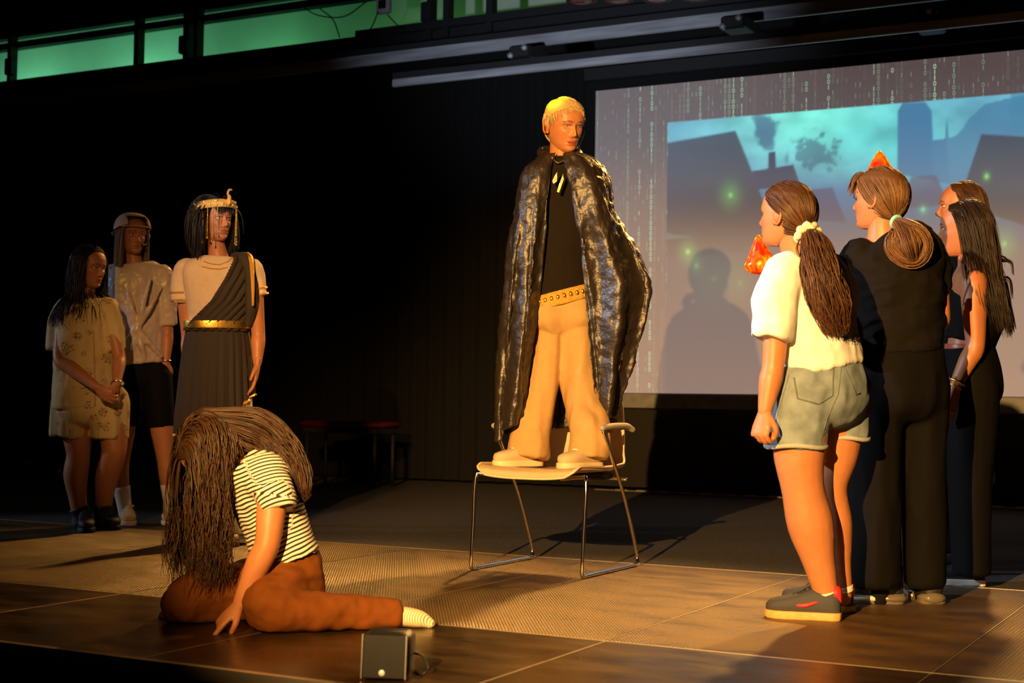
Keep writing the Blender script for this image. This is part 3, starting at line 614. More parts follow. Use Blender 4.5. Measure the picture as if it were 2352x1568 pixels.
        me.polygons.add(len(F)); me.polygons.foreach_set('loop_start', np.arange(0, F.size, 4, dtype=np.int32)); me.polygons.foreach_set('loop_total', np.full(len(F), 4, np.int32)); me.update(calc_edges=True); me.validate()
        float_attr(me, 'rnd', rn); return s.part(name, me, m, parent)
    def scalp(s, hairline=.062, side=.008, low=-.045):
        """mask over head-space points that carry hair"""
        def f(V):
            x, y, z = V.T; lim = np.where(z > .03, side+(hairline-side)*sstep(.02, .075, z), np.interp(z, [low-.02, low, .0, .03], [-.05, -.03, -.018, side]))
            return (y < lim) & (z > low-.015*(y < -.05)) 
        return f
    def cap(s, mask, out=.006):
        V = s.hV[:-1]; x = s.hV; n0 = 84*70; ok = mask(x[:n0]) ; F = [f for f in s.hF if len(f) == 4 and max(f) < n0 and all(ok[list(f)])]
        c = np.array([0, -.004, .01]); dv = x[:n0]-c; dv /= np.linalg.norm(dv, axis=1)[:, None]; return s.hw(x[:n0]+dv*out), F
    def roots(s, n, mask):
        out = []
        while len(out) < n:
            v = RNG.normal(size=(4*n, 3)); v /= np.linalg.norm(v, axis=1)[:, None]; q = v*np.array([.079, .1, .102])+np.array([0, -.004, .012]); out += list(q[mask(q)])
        return np.array(out[:n])
    def hair_fall(s, n, m, length, mask=None, part=0.0, jitter=.05, back=.25, name='hair', **kw):
        """loose hair: parted at x = part, runs over the skull and then hangs"""
        mask = mask or s.scalp(); q = s.roots(n, mask); y = np.clip(q[:, 1], -.03, .08)
        pp = np.column_stack([np.full(n, part), y, .112-.25*np.maximum(y-.02, 0)]); d = q-pp; d[:, 1] -= back*.1; nn = q/np.array([.079, .1, .102])**2; nn /= np.linalg.norm(nn, axis=1)[:, None]
        d = d-nn*(d*nn).sum(1)[:, None]; d /= np.linalg.norm(d, axis=1)[:, None]+1e-9; d += RNG.normal(0, jitter, d.shape)
        ln = length(q) if callable(length) else np.full(n, length); ln = ln*RNG.uniform(.9, 1.06, n)
        g = np.array(kw.pop('grav', (0, 0, -1)), float); hc = s.colliders[0][0]
        def pull(P, t):
            c = hc-P; dist = np.linalg.norm(c, axis=1)[:, None]; near = (1-sstep(.125*s.hs, .17*s.hs, dist))*sstep(-.02*s.hs, .05*s.hs, P[:, 2]-hc[2])[:, None]; return g+c/(dist+1e-9)*1.1*near*(1-sstep(.25, .5, np.array(t)))
        return s.strands(s.hw(q), d @ s.hA, ln, m, name, cap=s.cap(mask), pull=pull, **kw)
    def hair_tied(s, n, m, tie, mask, name='hair', r=.003, steps=14, out=.004, bulge=.012):
        q = s.roots(n, mask); p = s.hw(q); tie = np.asarray(tie); c, A, rad = s.colliders[0]; P = []
        o = RNG.uniform(.001, bulge, n)[:, None]
        for i in range(steps+1):
            t = i/steps; w = p*(1-t)+tie*t; l = (w-c) @ A.T/(rad+o); nn = np.linalg.norm(l, axis=1)[:, None]; k = np.where(nn < 1, 1/(nn+1e-9), 1)
            k = 1+(k-1)*(1-sstep(.8, 1, np.array(t))); P.append(c+((l*k)*(rad+o)) @ A)
        s._fixed = np.stack(P, 1); return s.fixed_strands(s._fixed, m, name, r, s.cap(mask))
    def fixed_strands(s, P, m, name, r, cap=None, parent=None, tip=.6, tint=(0., 1.)):
        old = s.colliders; s.colliders = []
        N, S, _ = P.shape; sv = s.strands
        seg = {'P': P}
        # reuse the tube builder by feeding the polyline through it
        T = np.gradient(P, axis=1); T /= np.linalg.norm(T, axis=2)[:, :, None]+1e-9
        A = np.cross(T, np.array([.31, .22, .93])); A /= np.linalg.norm(A, axis=2)[:, :, None]+1e-9; B = np.cross(T, A); t = np.linspace(0, 1, S)
        rad = (RNG.uniform(.6, 1.25, N)[:, None]*np.interp(t, [0, .1, .7, 1], [.6, 1, .9, tip])[None, :]*r)[:, :, None]; K = 3
        V = np.stack([P+(A*math.cos(2*math.pi*j/K)+B*math.sin(2*math.pi*j/K))*rad for j in range(K)], 2).reshape(-1, 3); rn = np.repeat(RNG.uniform(tint[0], tint[1], N), S*K)
        i0 = (np.arange(N)*S*K)[:, None, None]+(np.arange(S-1)*K)[None, :, None]+np.arange(K)[None, None, :]; i1 = (np.arange(N)*S*K)[:, None, None]+(np.arange(S-1)*K)[None, :, None]+((np.arange(K)+1) % K)[None, None, :]
        F = np.stack([i0, i1, i1+K, i0+K], -1).reshape(-1, 4)
        if cap is not None:
            cv, cf = cap; F = np.concatenate([F, np.array(cf)+len(V)]); V = np.concatenate([V, cv]); rn = np.concatenate([rn, np.full(len(cv), .25)])
        me = mesh_from(V, F.tolist(), name); float_attr(me, 'rnd', rn); s.colliders = old; return s.part(name, me, m, parent)
    def lock(s, name, pts, n, m, rad, wave=(.008, 22.), r=.003, parent=None, tip=.3, S=26, tint=(0., 1.)):
        """a lock or tail of n strands following a centre line pts with radius rad (list)"""
        C = catmull(pts, 6); R = np.interp(np.linspace(0, 1, S), np.linspace(0, 1, len(rad)), rad); C = np.column_stack([np.interp(np.linspace(0, 1, S), np.linspace(0, 1, len(C)), C[:, i]) for i in range(3)])
        T = np.gradient(C, axis=0); T /= np.linalg.norm(T, axis=1)[:, None]; a = unit(np.cross(T[0], [.2, .3, .9])); A = []
        for t in T: a = unit(a-t*a.dot(t)); A.append(a)
        A = np.array(A); B = np.cross(T, A); u = np.sqrt(RNG.uniform(0, 1, n)); th = RNG.uniform(0, 2*np.pi, n); L = np.concatenate([[0], np.cumsum(np.linalg.norm(np.diff(C, axis=0), axis=1))])
        ph = RNG.integers(0, 7, n)*2.1+RNG.normal(0, .4, n); end = RNG.uniform(.86, 1.0, n); P = []
        for i in range(n):
            tt = np.linspace(0, end[i], S); idx = tt*(S-1); f = lambda X: np.column_stack([np.interp(idx, np.arange(S), X[:, k]) for k in range(3)])
            rr = np.interp(idx, np.arange(S), R)*u[i]; ll = np.interp(idx, np.arange(S), L); wv = wave[0]*sstep(.05, .5, tt)
            P.append(f(C)+f(A)*(rr*math.cos(th[i])+wv*np.sin(ll*wave[1]+ph[i]))[:, None]+f(B)*(rr*math.sin(th[i])+wv*np.cos(ll*wave[1]*.8+ph[i]*1.7))[:, None])
        return s.fixed_strands(np.array(P), m, name, r, None, parent, tip, tint)
    # ---- shoes
    def shoe(s, heel, toe, up_m, sole_m, lace_m=None, tab_m=None, wide=1.0, high=1.0, sole_h=.026, name='shoe', collar=None, label=None, toe_m=None):
        heel = np.array(heel, float); toe = np.array(toe, float); toe[2] = heel[2]; d = unit(toe-heel); L = np.linalg.norm(toe-heel); r = np.array([d[1], -d[0], 0]); u = np.array([0, 0, 1.0]); k = L/.25
        t = np.array([0, .03, .1, .25, .4, .55, .7, .85, .95, 1.0]); w = np.array([.012, .026, .033, .036, .037, .042, .0455, .042, .03, .012])*wide*k; h = np.array([.05, .068, .078, .082, .078, .064, .052, .044, .036, .022])*high*k
        C = [heel+d*L*a+u*(sole_h+hh*.42) for a, hh in zip(t, h)]
        V, F = loft(C, [r*x for x in w], [u*hh*.56 for hh in h], 20, p=2.5); V[:, 2] = np.maximum(V[:, 2], heel[2]+sole_h*.5)
        o = s.part(name, (V, F), up_m, label=label)
        ow = np.array([.02, .031, .036, .037, .038, .0445, .0485, .045, .033, .014])*wide*k; tt = np.array([-.012, .01, .09, .25, .4, .55, .7, .86, .965, 1.015])
        P1 = [heel+d*L*a+r*x for a, x in zip(tt, ow)]; P2 = [heel+d*L*a-r*x for a, x in zip(tt, ow)]; ring = np.array(P1+P2[::-1]); n = len(ring); c = ring.mean(0)
        Vs = np.concatenate([ring*0.985+c*.015, ring+u*.004, ring+u*(sole_h-.003), ring*0.985+c*.015+u*sole_h]); Fs = [tuple(range(n-1, -1, -1)), tuple(range(3*n, 4*n))]+[(a*n+j, a*n+(j+1) % n, (a+1)*n+(j+1) % n, (a+1)*n+j) for a in range(3) for j in range(n)]
        s.part('sole', (Vs, Fs), sole_m, o)
        if lace_m is not None:
            for a in (.40, .47, .54, .61):
                hh = np.interp(a, t, h); ww = np.interp(a, t, w); c = heel+d*L*a+u*(sole_h+hh*.42)
                s.part('lace', tube([c+r*ww*.62+u*hh*.40, c+u*hh*.585+d*.004, c-r*ww*.62+u*hh*.40], .0038*k, 6, 3), lace_m, o)
            c = heel+d*L*.36+u*(sole_h+.092*k*high); s.part('tongue', tube([c-d*.02*k-u*.012, c+u*.008-d*.008, c+d*.045*k-u*.022*k], [.017*k, .02*k, .016*k], 10, 3, flat=.3), up_m, o)
        if tab_m is not None:
            V, F = loft([heel+d*L*a+u*(sole_h+hh) for a, hh in ((-.014, .052*k), (.015, .062*k), (.08, .07*k))], [r*x for x in (.02*k, .031*k, .0375*k)], [u*.024*k]*3, 14); s.part('heel_tab', (V, F), tab_m, o)
        if collar is not None:
            c = heel+d*L*.17+u*(sole_h+.075*k*high); a = np.linspace(0, 2*np.pi, 17)[:-1]
            P = [c+d*math.cos(q)*.042*k+r*math.sin(q)*.033*k+u*(.006*math.cos(q)) for q in a]; P.append(P[0]); s.part('collar', tube(P, .008*k, 8, 2), collar, o)
        return o
def lerp(a, b, t): return np.asarray(a)*(1-t)+np.asarray(b)*t
def arm_piece(S, E, W, k=1.0, cap=('r', 'r')):
    return tube([S, lerp(S, E, .45), E, lerp(E, W, .28), lerp(E, W, .7), W], np.array([.05, .043, .036, .0385, .03, .0235])*k, 16, 4, cap=cap)
def leg_piece(Hh, K, A, back, k=1.0, cap=('r', 'r')):
    b = np.asarray(back); return tube([Hh, lerp(Hh, K, .45), lerp(Hh, K, .85), K, lerp(K, A, .3)+b*.012, lerp(K, A, .62)+b*.006, A], np.array([.083, .074, .056, .052, .054, .042, .034])*k, 18, 4, cap=cap)
# ================================================================ chair and small things
chrome = mat('chrome', (0.82, 0.82, 0.84), 0.12, 1.0); shell_m = mat('beige_shell', (0.62, 0.45, 0.27), 0.42, var=0.06, vscale=20, Coat_Weight=0.2)
padm = mat('grey_arm_pad', (0.33, 0.3, 0.25), 0.7)
XC, CHY = -2.852, 5.80; ch = empty('chair', (XC, CHY, 0), 'beige shell armchair on chrome sled legs with a performer standing on it', 'chair')
def shell(u, v):
    """u across -1..1, v along front lip to back top"""
    prof = np.array([(5.485, .405), (5.497, .432), (5.53, .446), (5.62, .444), (5.76, .436), (5.90, .437), (6.00, .446), (6.062, .475), (6.095, .53), (6.115, .63), (6.13, .72), (6.14, .785)])
    s = np.linspace(0, 1, len(prof)); y = np.interp(v, s, prof[:, 0]); z = np.interp(v, s, prof[:, 1])
    hw = np.interp(v, [0, .1, .3, .55, .68, .8, 1.0], [.21, .235, .245, .235, .215, .20, .17]); seat = 1-sstep(.5, .72, v)
    return XC+hw*u, y-(1-seat)*.045*u*u, z+seat*.014*np.abs(u)**3+0.004
uu, vv = np.linspace(-1, 1, 25), np.linspace(0, 1, 49); V = []
for v in vv:
    for u in uu:
        f = 1 if v < .9 else math.sqrt(max(0, 1-((v-.9)/.1)**2*.35)); f *= 1 if v > .06 else .9+.1*v/.06
        V.append(shell(u*f, v))
V = np.array(V); nu = len(uu); F = [(j*nu+i, j*nu+i+1, (j+1)*nu+i+1, (j+1)*nu+i) for j in range(len(vv)-1) for i in range(nu-1)]
me = mesh_from(V-np.array([XC, CHY, 0]), F); o = link('seat_shell', me, shell_m, ch); sm = o.modifiers.new('thick', 'SOLIDIFY'); sm.thickness = .016; sm.offset = -1; ss = o.modifiers.new('sub', 'SUBSURF'); ss.levels = 1; ss.render_levels = 1
edge = [V[j*nu] for j in range(len(vv))]+[V[(len(vv)-1)*nu+i] for i in range(1, nu)]+[V[j*nu+nu-1] for j in range(len(vv)-2, -1, -1)]+[V[i] for i in range(nu-2, 0, -1)]
link('piping', mesh_from(*tube(np.array(edge+[edge[0]])-np.array([XC, CHY, 0]), .006, 6, 1)), mat('beige_piping', (0.7, 0.55, 0.36), 0.4), ch)
for sd, xx in ((-1, -3.118), (1, -2.588)):
    P = np.array([(XC+sd*.12, 5.60, .405), (xx-sd*.03, 5.555, .418), (xx, 5.54, .40), (xx, 5.525, .2), (xx, 5.512, .03), (xx, 5.528, .009), (xx, 5.6, .009), (xx, 6.05, .009), (xx, 6.082, .014), (xx, 6.09, .05), (xx, 5.94, .32), (xx, 5.73, .585), (xx, 5.71, .612), (xx, 5.74, .622), (xx, 5.9, .622)])
    link('sled_leg', mesh_from(*tube(P-np.array([XC, CHY, 0]), .0085, 12, 3)), chrome, ch)
    P = np.array([(xx, 5.70, .625), (xx, 5.80, .630), (xx, 5.95, .630), (xx+sd*.01, 6.0, .615)]); link('arm_pad', mesh_from(*tube(P-np.array([XC, CHY, 0]), [.013, .016, .016, .013], 10, 4)), padm, ch)
    for yy in (5.55, 6.05): link('glide', mesh_from(*box(xx-.01-XC, xx+.01-XC, yy-.02-CHY, yy+.02-CHY, .0, .006, .002)), black, ch, None, False)
link('cross_bar', mesh_from(*tube(np.array([(-3.118, 5.955, .395), (XC, 5.93, .405), (-2.588, 5.955, .395)])-np.array([XC, CHY, 0]), .008, 10, 4)), chrome, ch)
link('seat_bracket', mesh_from(*box(-.2, .2, .05, .16, .395, .425, .006)), gantry_mat, ch, None, False)

# small black monitor box with its cable on the front of the stage
c = on_z(880, 1563); mb = empty('stage_monitor', c, 'small black speaker box with a pale badge standing on the front lip of the stage', 'speaker')
fx = unit(np.array([0.94, 0.35, 0])); mb.rotation_euler = (0, 0, math.atan2(fx[1], fx[0]))
mbm = mat('monitor_black', (0.012, 0.012, 0.014), 0.42, bump=0.2, bscale=600); grm = mat('monitor_grille', (0.03, 0.032, 0.036), 0.5, bump=0.8, bscale=900)
V, F = box(-.064, .064, 0.0, .105, 0, .122, .014); V = np.array(V); V[:, 1] += V[:, 2]*.12; link('cabinet', mesh_from(V, F), mbm, mb)
V, F = box(-.056, .056, -.004, .004, .006, .116, .003); V = np.array(V); V[:, 1] += V[:, 2]*.12; g_ = link('grille', mesh_from(V, F), grm, mb, None, False)
for sx in (-1, 1):
    V, F = box(sx*.0585-.0022, sx*.0585+.0022, -.0062, .004, .004, .118, .001); V = np.array(V); V[:, 1] += V[:, 2]*.12; link('edge_strip', mesh_from(V, F), mat('dark_steel', (0.2, 0.21, 0.22), 0.35, 0.7), mb, None, False)
V, F = lathe([(.001, .004), (.008, .004), (.009, .0), (.009, -.002)], 16); V = np.array(V)[:, [0, 2, 1]]*np.array([1, -1, 1])+np.array([-.004, .001, .02]); link('badge', mesh_from(V, F), mat('pale_badge', (0.8, 0.85, 1.0), 0.3, 0.2), mb)
link('cable', mesh_from(*tube([(.06, .09, .06), (.085, .1, .05), (.1, .1, .02), (.085, .09, .004), (.05, .15, .004)], .0035, 8, 5)), mbm, mb)

# flame shaped foil balloons held up in front of the girls
def foil():
    m = mat('orange_foil', (1.0, 0.22, 0.02), 0.22, 0.55); nt = m.node_tree; N = nt.nodes; L = nt.links
    tc = N.new('ShaderNodeTexCoord'); sp = N.new('ShaderNodeSeparateXYZ'); L.new(tc.outputs['Generated'], sp.inputs[0])
    n = N.new('ShaderNodeTexNoise'); n.inputs['Scale'].default_value = 2.2; n.inputs['Distortion'].default_value = 1.5; L.new(tc.outputs['Generated'], n.inputs['Vector'])
    r = N.new('ShaderNodeValToRGB'); e = r.color_ramp.elements; e[0].position = .36; e[0].color = (.85, .03, .01, 1); e[1].position = .62; e[1].color = (1, .62, .02, 1); q = e.new(.5); q.color = (1, .2, .015, 1)
    L.new(n.outputs[0], r.inputs[0]); L.new(r.outputs[0], N['Principled BSDF'].inputs['Base Color']); return m
foil_m = foil(); stick_m = mat('balloon_stick', (0.8, 0.75, 0.6), 0.4)
def balloon(tip, base, hw, th, lean, label, stick_to):
    """teardrop flame: tip and base points, half width, half thickness, lean of the tip"""
    tip, base = np.array(tip), np.array(base); c = lerp(base, tip, .3); ax = tip-base; r = unit(np.cross(ax, unit(c-CAM))); n = unit(np.cross(r, ax)); C = []; A = []; B = []
    for t in np.linspace(0, 1, 22):
        w = math.sqrt(max(0, 1-((.26-t)/.26)**2)) if t < .26 else (1-((t-.26)/.74))**.8*(1-.12*math.sin(math.pi*(t-.26)/.74))+.03*math.sqrt(max(0, 1-t))
        w = max(w, .015); C.append(base+ax*t+r*lean*math.sin(t*math.pi)); A.append(r*hw*w); B.append(n*th*(w**.8))
    V, F = loft(C, A, B, 28, p=1.7); V = np.asarray(V)
    rip = 1+.03*np.sin(np.arange(len(V))*2.4); o = empty('foil_balloon', c, label, 'balloon', 'orange flame balloons')
    link('balloon_skin', mesh_from(V-c, F), foil_m, o); k = np.array(stick_to)
    seam = [C[i]+A[i]*1.03 for i in range(22)]+[C[i]-A[i]*1.03 for i in range(21, -1, -1)]; link('seam', mesh_from(*tube(np.array(seam)-c, .0022, 5, 1)), foil_m, o)
    link('stick', mesh_from(*tube([base-c+ax*.02, k-c], .003, 8, 2)), stick_m, o)
# ================================================================ people
def foot_at(px, D, z=0.0):
    y = 1200.0
    for _ in range(40):
        P = at(px, y, D); y += (P[2]-z)*FPX/D
    return at(px, y, D)
def ell(p, x, y, dd, rx, ry, rz, yaw=None): p.colliders.append((p.J(x, y, dd), np.array(p.ax(yaw)), np.array([p.R(rx), p.R(ry), p.R(rz)])))
sock_w = mat('white_sock', (0.75, 0.7, 0.6), 0.9, bump=0.3, bscale=300)
gold = mat('gold_metal', (1.0, 0.62, 0.12), 0.36, 1.0, bump=0.15, bscale=80); gold_rough = mat('gold_sequin', (0.9, 0.5, 0.1), 0.35, 0.9, bump=1.0, bscale=350)
silver = mat('silver_metal', (0.8, 0.8, 0.82), 0.25, 1.0)
def cotton(name, col, r=.85, b=.25): return mat(name, col, r, bump=b, bscale=500, var=.05, vscale=30, Specular_IOR_Level=.12)
blk_tee = cotton('black_cotton', (0.0065, 0.0054, 0.0046)); blk_trs = cotton('black_trouser', (0.0035, 0.003, 0.0028), .8)

# ---------------------------------------------------------------- girl in the white T-shirt
p = Person('girl in a white T-shirt and denim shorts with a long scrunchied ponytail', 5.07, on_z(1862, 1412), -125)
b = -p.ax()[1]
p.head(1806, 496, 0, .218, -119, -8, eyes=False)
p.neck(p.J(1836, 600), .050)
tor = [(1836, 596, 0, 55, 40), (1846, 615, 0, 98, 55), (1854, 650, 0, 108, 66), (1868, 720, 0, 92, 64), (1880, 800, 0, 88, 62), (1888, 870, 0, 100, 76), (1888, 930, 0, 104, 78)]
p.pieces.append(p.torso(tor))
S, E, Wr = p.J(1790, 650, -.12), p.J(1776, 840, -.14), p.J(1757, 945, -.16); p.pieces.append(arm_piece(S, E, Wr, 1.08))
S2, E2, W2 = p.J(1925, 640, .13), p.J(1900, 790, .25), p.J(1820, 735, .30); p.pieces.append(arm_piece(S2, E2, W2))
p.pieces.append(p.limb([(1848, 900, -.06, 70), (1836, 1030, -.07, 61), (1844, 1120, -.07, 50), (1862, 1205, -.06, 54), (1880, 1285, -.06, 39), (1894, 1345, -.06, 31), (1899, 1375, -.06, 26), (1900, 1392, -.06, 22)]))
p.pieces.append(p.limb([(1926, 900, .07, 66), (1924, 1030, .08, 52), (1906, 1118, .09, 41), (1917, 1205, .09, 42), (1927, 1290, .09, 29), (1934, 1345, .09, 24), (1936, 1372, .09, 21)]))
p.hand(Wr, p.J(1746, 990, -.18)-Wr, p.J(1790, 960, -.1)-Wr, 1, (1.25, 1.3, 1.3, 1.3), .165, 1.0)
p.hand(W2, p.J(1800, 700, .3)-W2, p.J(1810, 740, .45)-W2, -1, (1.2, 1.2, 1.2, 1.2), .165, .9)
p.finish()
tee = cotton('white_cotton', (0.82, 0.82, 0.80))
ts = [(1832, 590, 0, 54, 44), (1844, 606, 0, 92, 56), (1853, 640, 0, 112, 70), (1866, 720, 0, 108, 76), (1878, 790, 0, 104, 80), (1886, 842, 0, 106, 84)]
p.cloth('tshirt', [p.torso(ts, .004), p.limb([(1806, 625, -.09, 44), (1782, 680, -.13, 47), (1768, 776, -.15, 47)], cap=('r', 'f')), p.limb([(1905, 625, .09, 48), (1922, 690, .14, 46), (1905, 760, .2, 44)], cap=('r', 'f'))], tee, .008, 4,
        [(.014, (8, 8, 6), 3), (.006, (20, 20, 14), 5)])
dn = mat('denim', (0.20, 0.26, 0.30), 0.85, bump=0.5, bscale=700, var=.28, vscale=18); dnd = mat('denim_seam', (0.12, 0.15, 0.17), 0.9, bump=.6, bscale=300); fray = mat('frayed_hem', (0.45, 0.47, 0.45), 0.95, bump=1.0, bscale=400)
sh = p.cloth('shorts', [p.torso([(1885, 828, 0, 104, 80), (1889, 870, 0, 112, 90), (1890, 925, 0, 112, 92)], rb=True), p.limb([(1846, 900, -.06, 80), (1836, 960, -.07, 72), (1828, 1026, -.07, 67)], cap=('r', 'f')), p.limb([(1926, 895, .07, 74), (1934, 950, .08, 64), (1938, 1008, .08, 56)], cap=('r', 'f'))], dn, .008, 4, [(.006, (14, 14, 14), 9)])
for q in ((1828, 1024, -.07, 68), (1938, 1006, .08, 57)):
    c = p.J(*q[:3]); a = np.linspace(0, 2*np.pi, 25); R_ = p.R(q[3]); p.part('hem', tube([c+p.rc*R_*math.cos(t)+p.v*R_*math.sin(t)+np.array([0, 0, .004*math.sin(3*t)]) for t in a], .0085, 6, 1), fray, sh)
def patch(P, ring, m, name, par, thick=.004):
    """flat-ish patch from a ring of points pushed toward the camera"""
    V = np.array(ring); c = V.mean(0); n = unit(CAM-c); V = np.concatenate([V-n*.03, V+n*thick]); k = len(ring); F = [tuple(range(k)), tuple(range(2*k-1, k-1, -1))]+[(i, (i+1) % k, k+(i+1) % k, k+i) for i in range(k)]
    return P.part(name, (V, F), m, par, False)
def surf(P, me_o, px, py):
    """point of a built part under a pixel"""
    d = unit(ray(px, py)); ok, loc, nn, _ = me_o.ray_cast(Vector(CAM-P.base), Vector(d)); return (np.array(loc)+P.base) if ok else at(px, py, P.D)
def stitch(P, o, pts, m, r=.0022, name='stitching', sub=3):
    pp = []
    for (a0, b0), (a1, b1) in zip(pts[:-1], pts[1:]):
        for t in np.linspace(0, 1, 6)[:-1]: pp.append(surf(P, o, a0+(a1-a0)*t, b0+(b1-b0)*t))
    pp.append(surf(P, o, *pts[-1])); return P.part(name, tube(pp, r, 5, 1), m, o)
bpy.context.view_layer.update()
stitch(p, sh, [(1824, 868), (1832, 915), (1880, 928), (1912, 908), (1914, 848)], dnd, .003, 'back_pocket_seam'); stitch(p, sh, [(1942, 850), (1966, 905), (1975, 902)], dnd, .003, 'back_pocket_seam')
stitch(p, sh, [(1932, 845), (1925, 905), (1900, 960), (1893, 985)], dnd, .0025, 'centre_seam'); stitch(p, sh, [(1812, 862), (1790, 940), (1768, 1015)], dnd, .0025, 'side_seam')
shoe_b = mat('slate_canvas', (0.05, 0.053, 0.066), 0.8, bump=.3, bscale=400); gum = mat('gum_sole', (0.62, 0.36, 0.12), 0.6, var=.1, vscale=60); red = mat('red_leather', (0.8, 0.03, 0.03), 0.5); lace_d = mat('dark_lace', (0.03, 0.03, 0.035), 0.9)
for hl, te in ((on_z(1931, 1424), on_z(1760, 1414)), (on_z(1956, 1407), on_z(1800, 1390))):
    so = p.shoe(hl, te, shoe_b, gum, lace_d, red, wide=1.22, high=.98); d = unit(te-hl); c = lerp(hl, te, .42)+np.array([0, 0, .062])
    side = np.array([d[1], -d[0], 0]); side = side if side.dot(p.tc) > 0 else -side
    p.part('side_stripe', tube([c+side*.046-d*.03+np.array([0, 0, .0]), c+side*.0495+d*.01-np.array([0, 0, .012]), c+side*.047+d*.05-np.array([0, 0, .012])], [.004, .007, .003], 8, 4), red, so)
for q in ((1897, 1362, -.06, 28), (1937, 1350, .09, 23)): p.part('sock', p.limb([(q[0]-2, q[1]-4, q[2], q[3]+1.5), (q[0]+1, q[1]+9, q[2], q[3]+.5)], cap=('f', 'f')), sock_w)
tie = p.J(1852, 532, -.075); mk = p.scalp(.066, .03, -.062)
p.hair_tied(1300, H_BROWN, tie, mk, r=.0021)
ell(p, 1868, 720, 0, 118, 84, 150)
p.lock('ponytail', [tie, p.J(1872, 565, -.13), p.J(1888, 640, -.17), p.J(1908, 710, -.17), p.J(1925, 772, -.16)], 900, H_BROWN, [.022, .05, .066, .066, .03], (.008, 34), .0019)
p.lock('loose_curl', [p.J(1838, 545, -.1), p.J(1830, 575, -.14), p.J(1848, 600, -.15)], 6, H_BROWN, [.002, .004, .002], (.0, 20), .0016); p.lock('loose_curl', [p.J(1862, 590, -.15), p.J(1838, 610, -.16), p.J(1846, 640, -.16), p.J(1870, 655, -.16)], 6, H_BROWN, [.002, .004, .002], (.0, 20), .0016)
a = np.linspace(0, 2*np.pi, 33); T = unit(p.J(1872, 565, -.13)-tie); u1 = unit(np.cross(T, [0, 0, 1])); u2 = np.cross(T, u1); c = tie+T*.012
p.part('scrunchie', tube([c+(u1*math.cos(t)+u2*math.sin(t))*(.033+.006*math.sin(9*t))+T*.008*math.sin(7*t) for t in a], np.array([.013+.003*math.sin(11*t) for t in a]), 8, 2), cotton('cream_scrunchie', (0.8, 0.66, 0.42)))
P6 = p

# ---------------------------------------------------------------- girl in the black T-shirt with bangs
p = Person('girl in a black T-shirt and wide black trousers with looped bun and turquoise hair tie', 5.45, on_z(2075, 1385), -158)
p.head(2020, 459, 0, .224, -116, -6, eyes=False); p.neck(p.J(2028, 552), .054)
p.pieces.append(p.torso([(2030, 548, 0, 60, 42), (2044, 566, 0, 94, 52), (2054, 600, 0, 108, 60), (2058, 690, 0, 96, 62), (2060, 760, 0, 92, 62), (2063, 840, 0, 104, 74), (2063, 920, 0, 106, 76)]))
S, E, Wr = p.J(2146, 606, .04), p.J(2161, 735, .05), p.J(2128, 690, .26); p.pieces.append(arm_piece(S, E, Wr, 1.05)); p.hand(Wr, p.J(2110, 660, .32)-Wr, p.J(2100, 700, .25)-Wr, 1, (1.1, 1.1, 1.1, 1.1), .165, .8)
S, E, Wr = p.J(1984, 612, .0), p.J(1962, 735, .06), p.J(1995, 690, .28); p.pieces.append(arm_piece(S, E, Wr, 1.05)); p.hand(Wr, p.J(2015, 660, .34)-Wr, p.J(2030, 700, .28)-Wr, -1, (1.1, 1.1, 1.1, 1.1), .165, .8)
for x, dd in ((2012, -.02), (2118, .03)): p.pieces.append(p.limb([(x, 900, dd, 54), (x, 1050, dd, 44), (x, 1120, dd, 34), (x, 1200, dd, 33), (x+6, 1320, dd, 22), (x+8, 1362, dd, 22)]))
p.finish()
p.cloth('tshirt', [p.torso([(2030, 540, 0, 52, 42), (2042, 556, 0, 90, 54), (2053, 590, 0, 114, 66), (2057, 680, 0, 106, 70), (2060, 760, 0, 101, 72), (2062, 808, 0, 103, 77)], .004), p.limb([(2128, 588, .02, 38), (2150, 620, .045, 33), (2156, 664, .05, 28)], cap=('r', 'f')), p.limb([(1975, 588, -.01, 40), (1955, 640, .0, 36), (1956, 690, .02, 30)], cap=('r', 'f'))], blk_tee, .0085, 4, [(.012, (7, 7, 15), 21), (.006, (16, 16, 34), 4)])
p.cloth('trousers', [p.torso([(2063, 795, 0, 99, 72), (2063, 850, 0, 106, 78), (2062, 920, 0, 110, 84)], rb=True), p.limb([(2012, 890, -.02, 66), (2008, 1050, -.02, 62), (2006, 1200, -.02, 62), (2008, 1340, -.02, 64)], cap=('r', 'f')), p.limb([(2116, 890, .03, 62), (2118, 1050, .03, 54), (2122, 1200, .03, 49), (2124, 1344, .03, 47)], cap=('r', 'f'))], blk_trs, .010, 9, [(.013, (7, 7, 2.2), 11), (.004, (16, 16, 6), 2)])
for x_, d_ in ((2020, -.02), (2126, .03)): p.part('sock', p.limb([(x_-2, 1300, d_, 26), (x_, 1372, d_, 24)], cap=('f', 'r')), blk_tee)
nk_b = mat('black_mesh_shoe', (0.015, 0.015, 0.016), 0.5, bump=.3, bscale=400); nk_w = mat('white_midsole', (0.75, 0.66, 0.5), 0.6); nk_g = mat('clear_air_sole', (0.14, 0.12, 0.09), 0.12, Coat_Weight=.6)
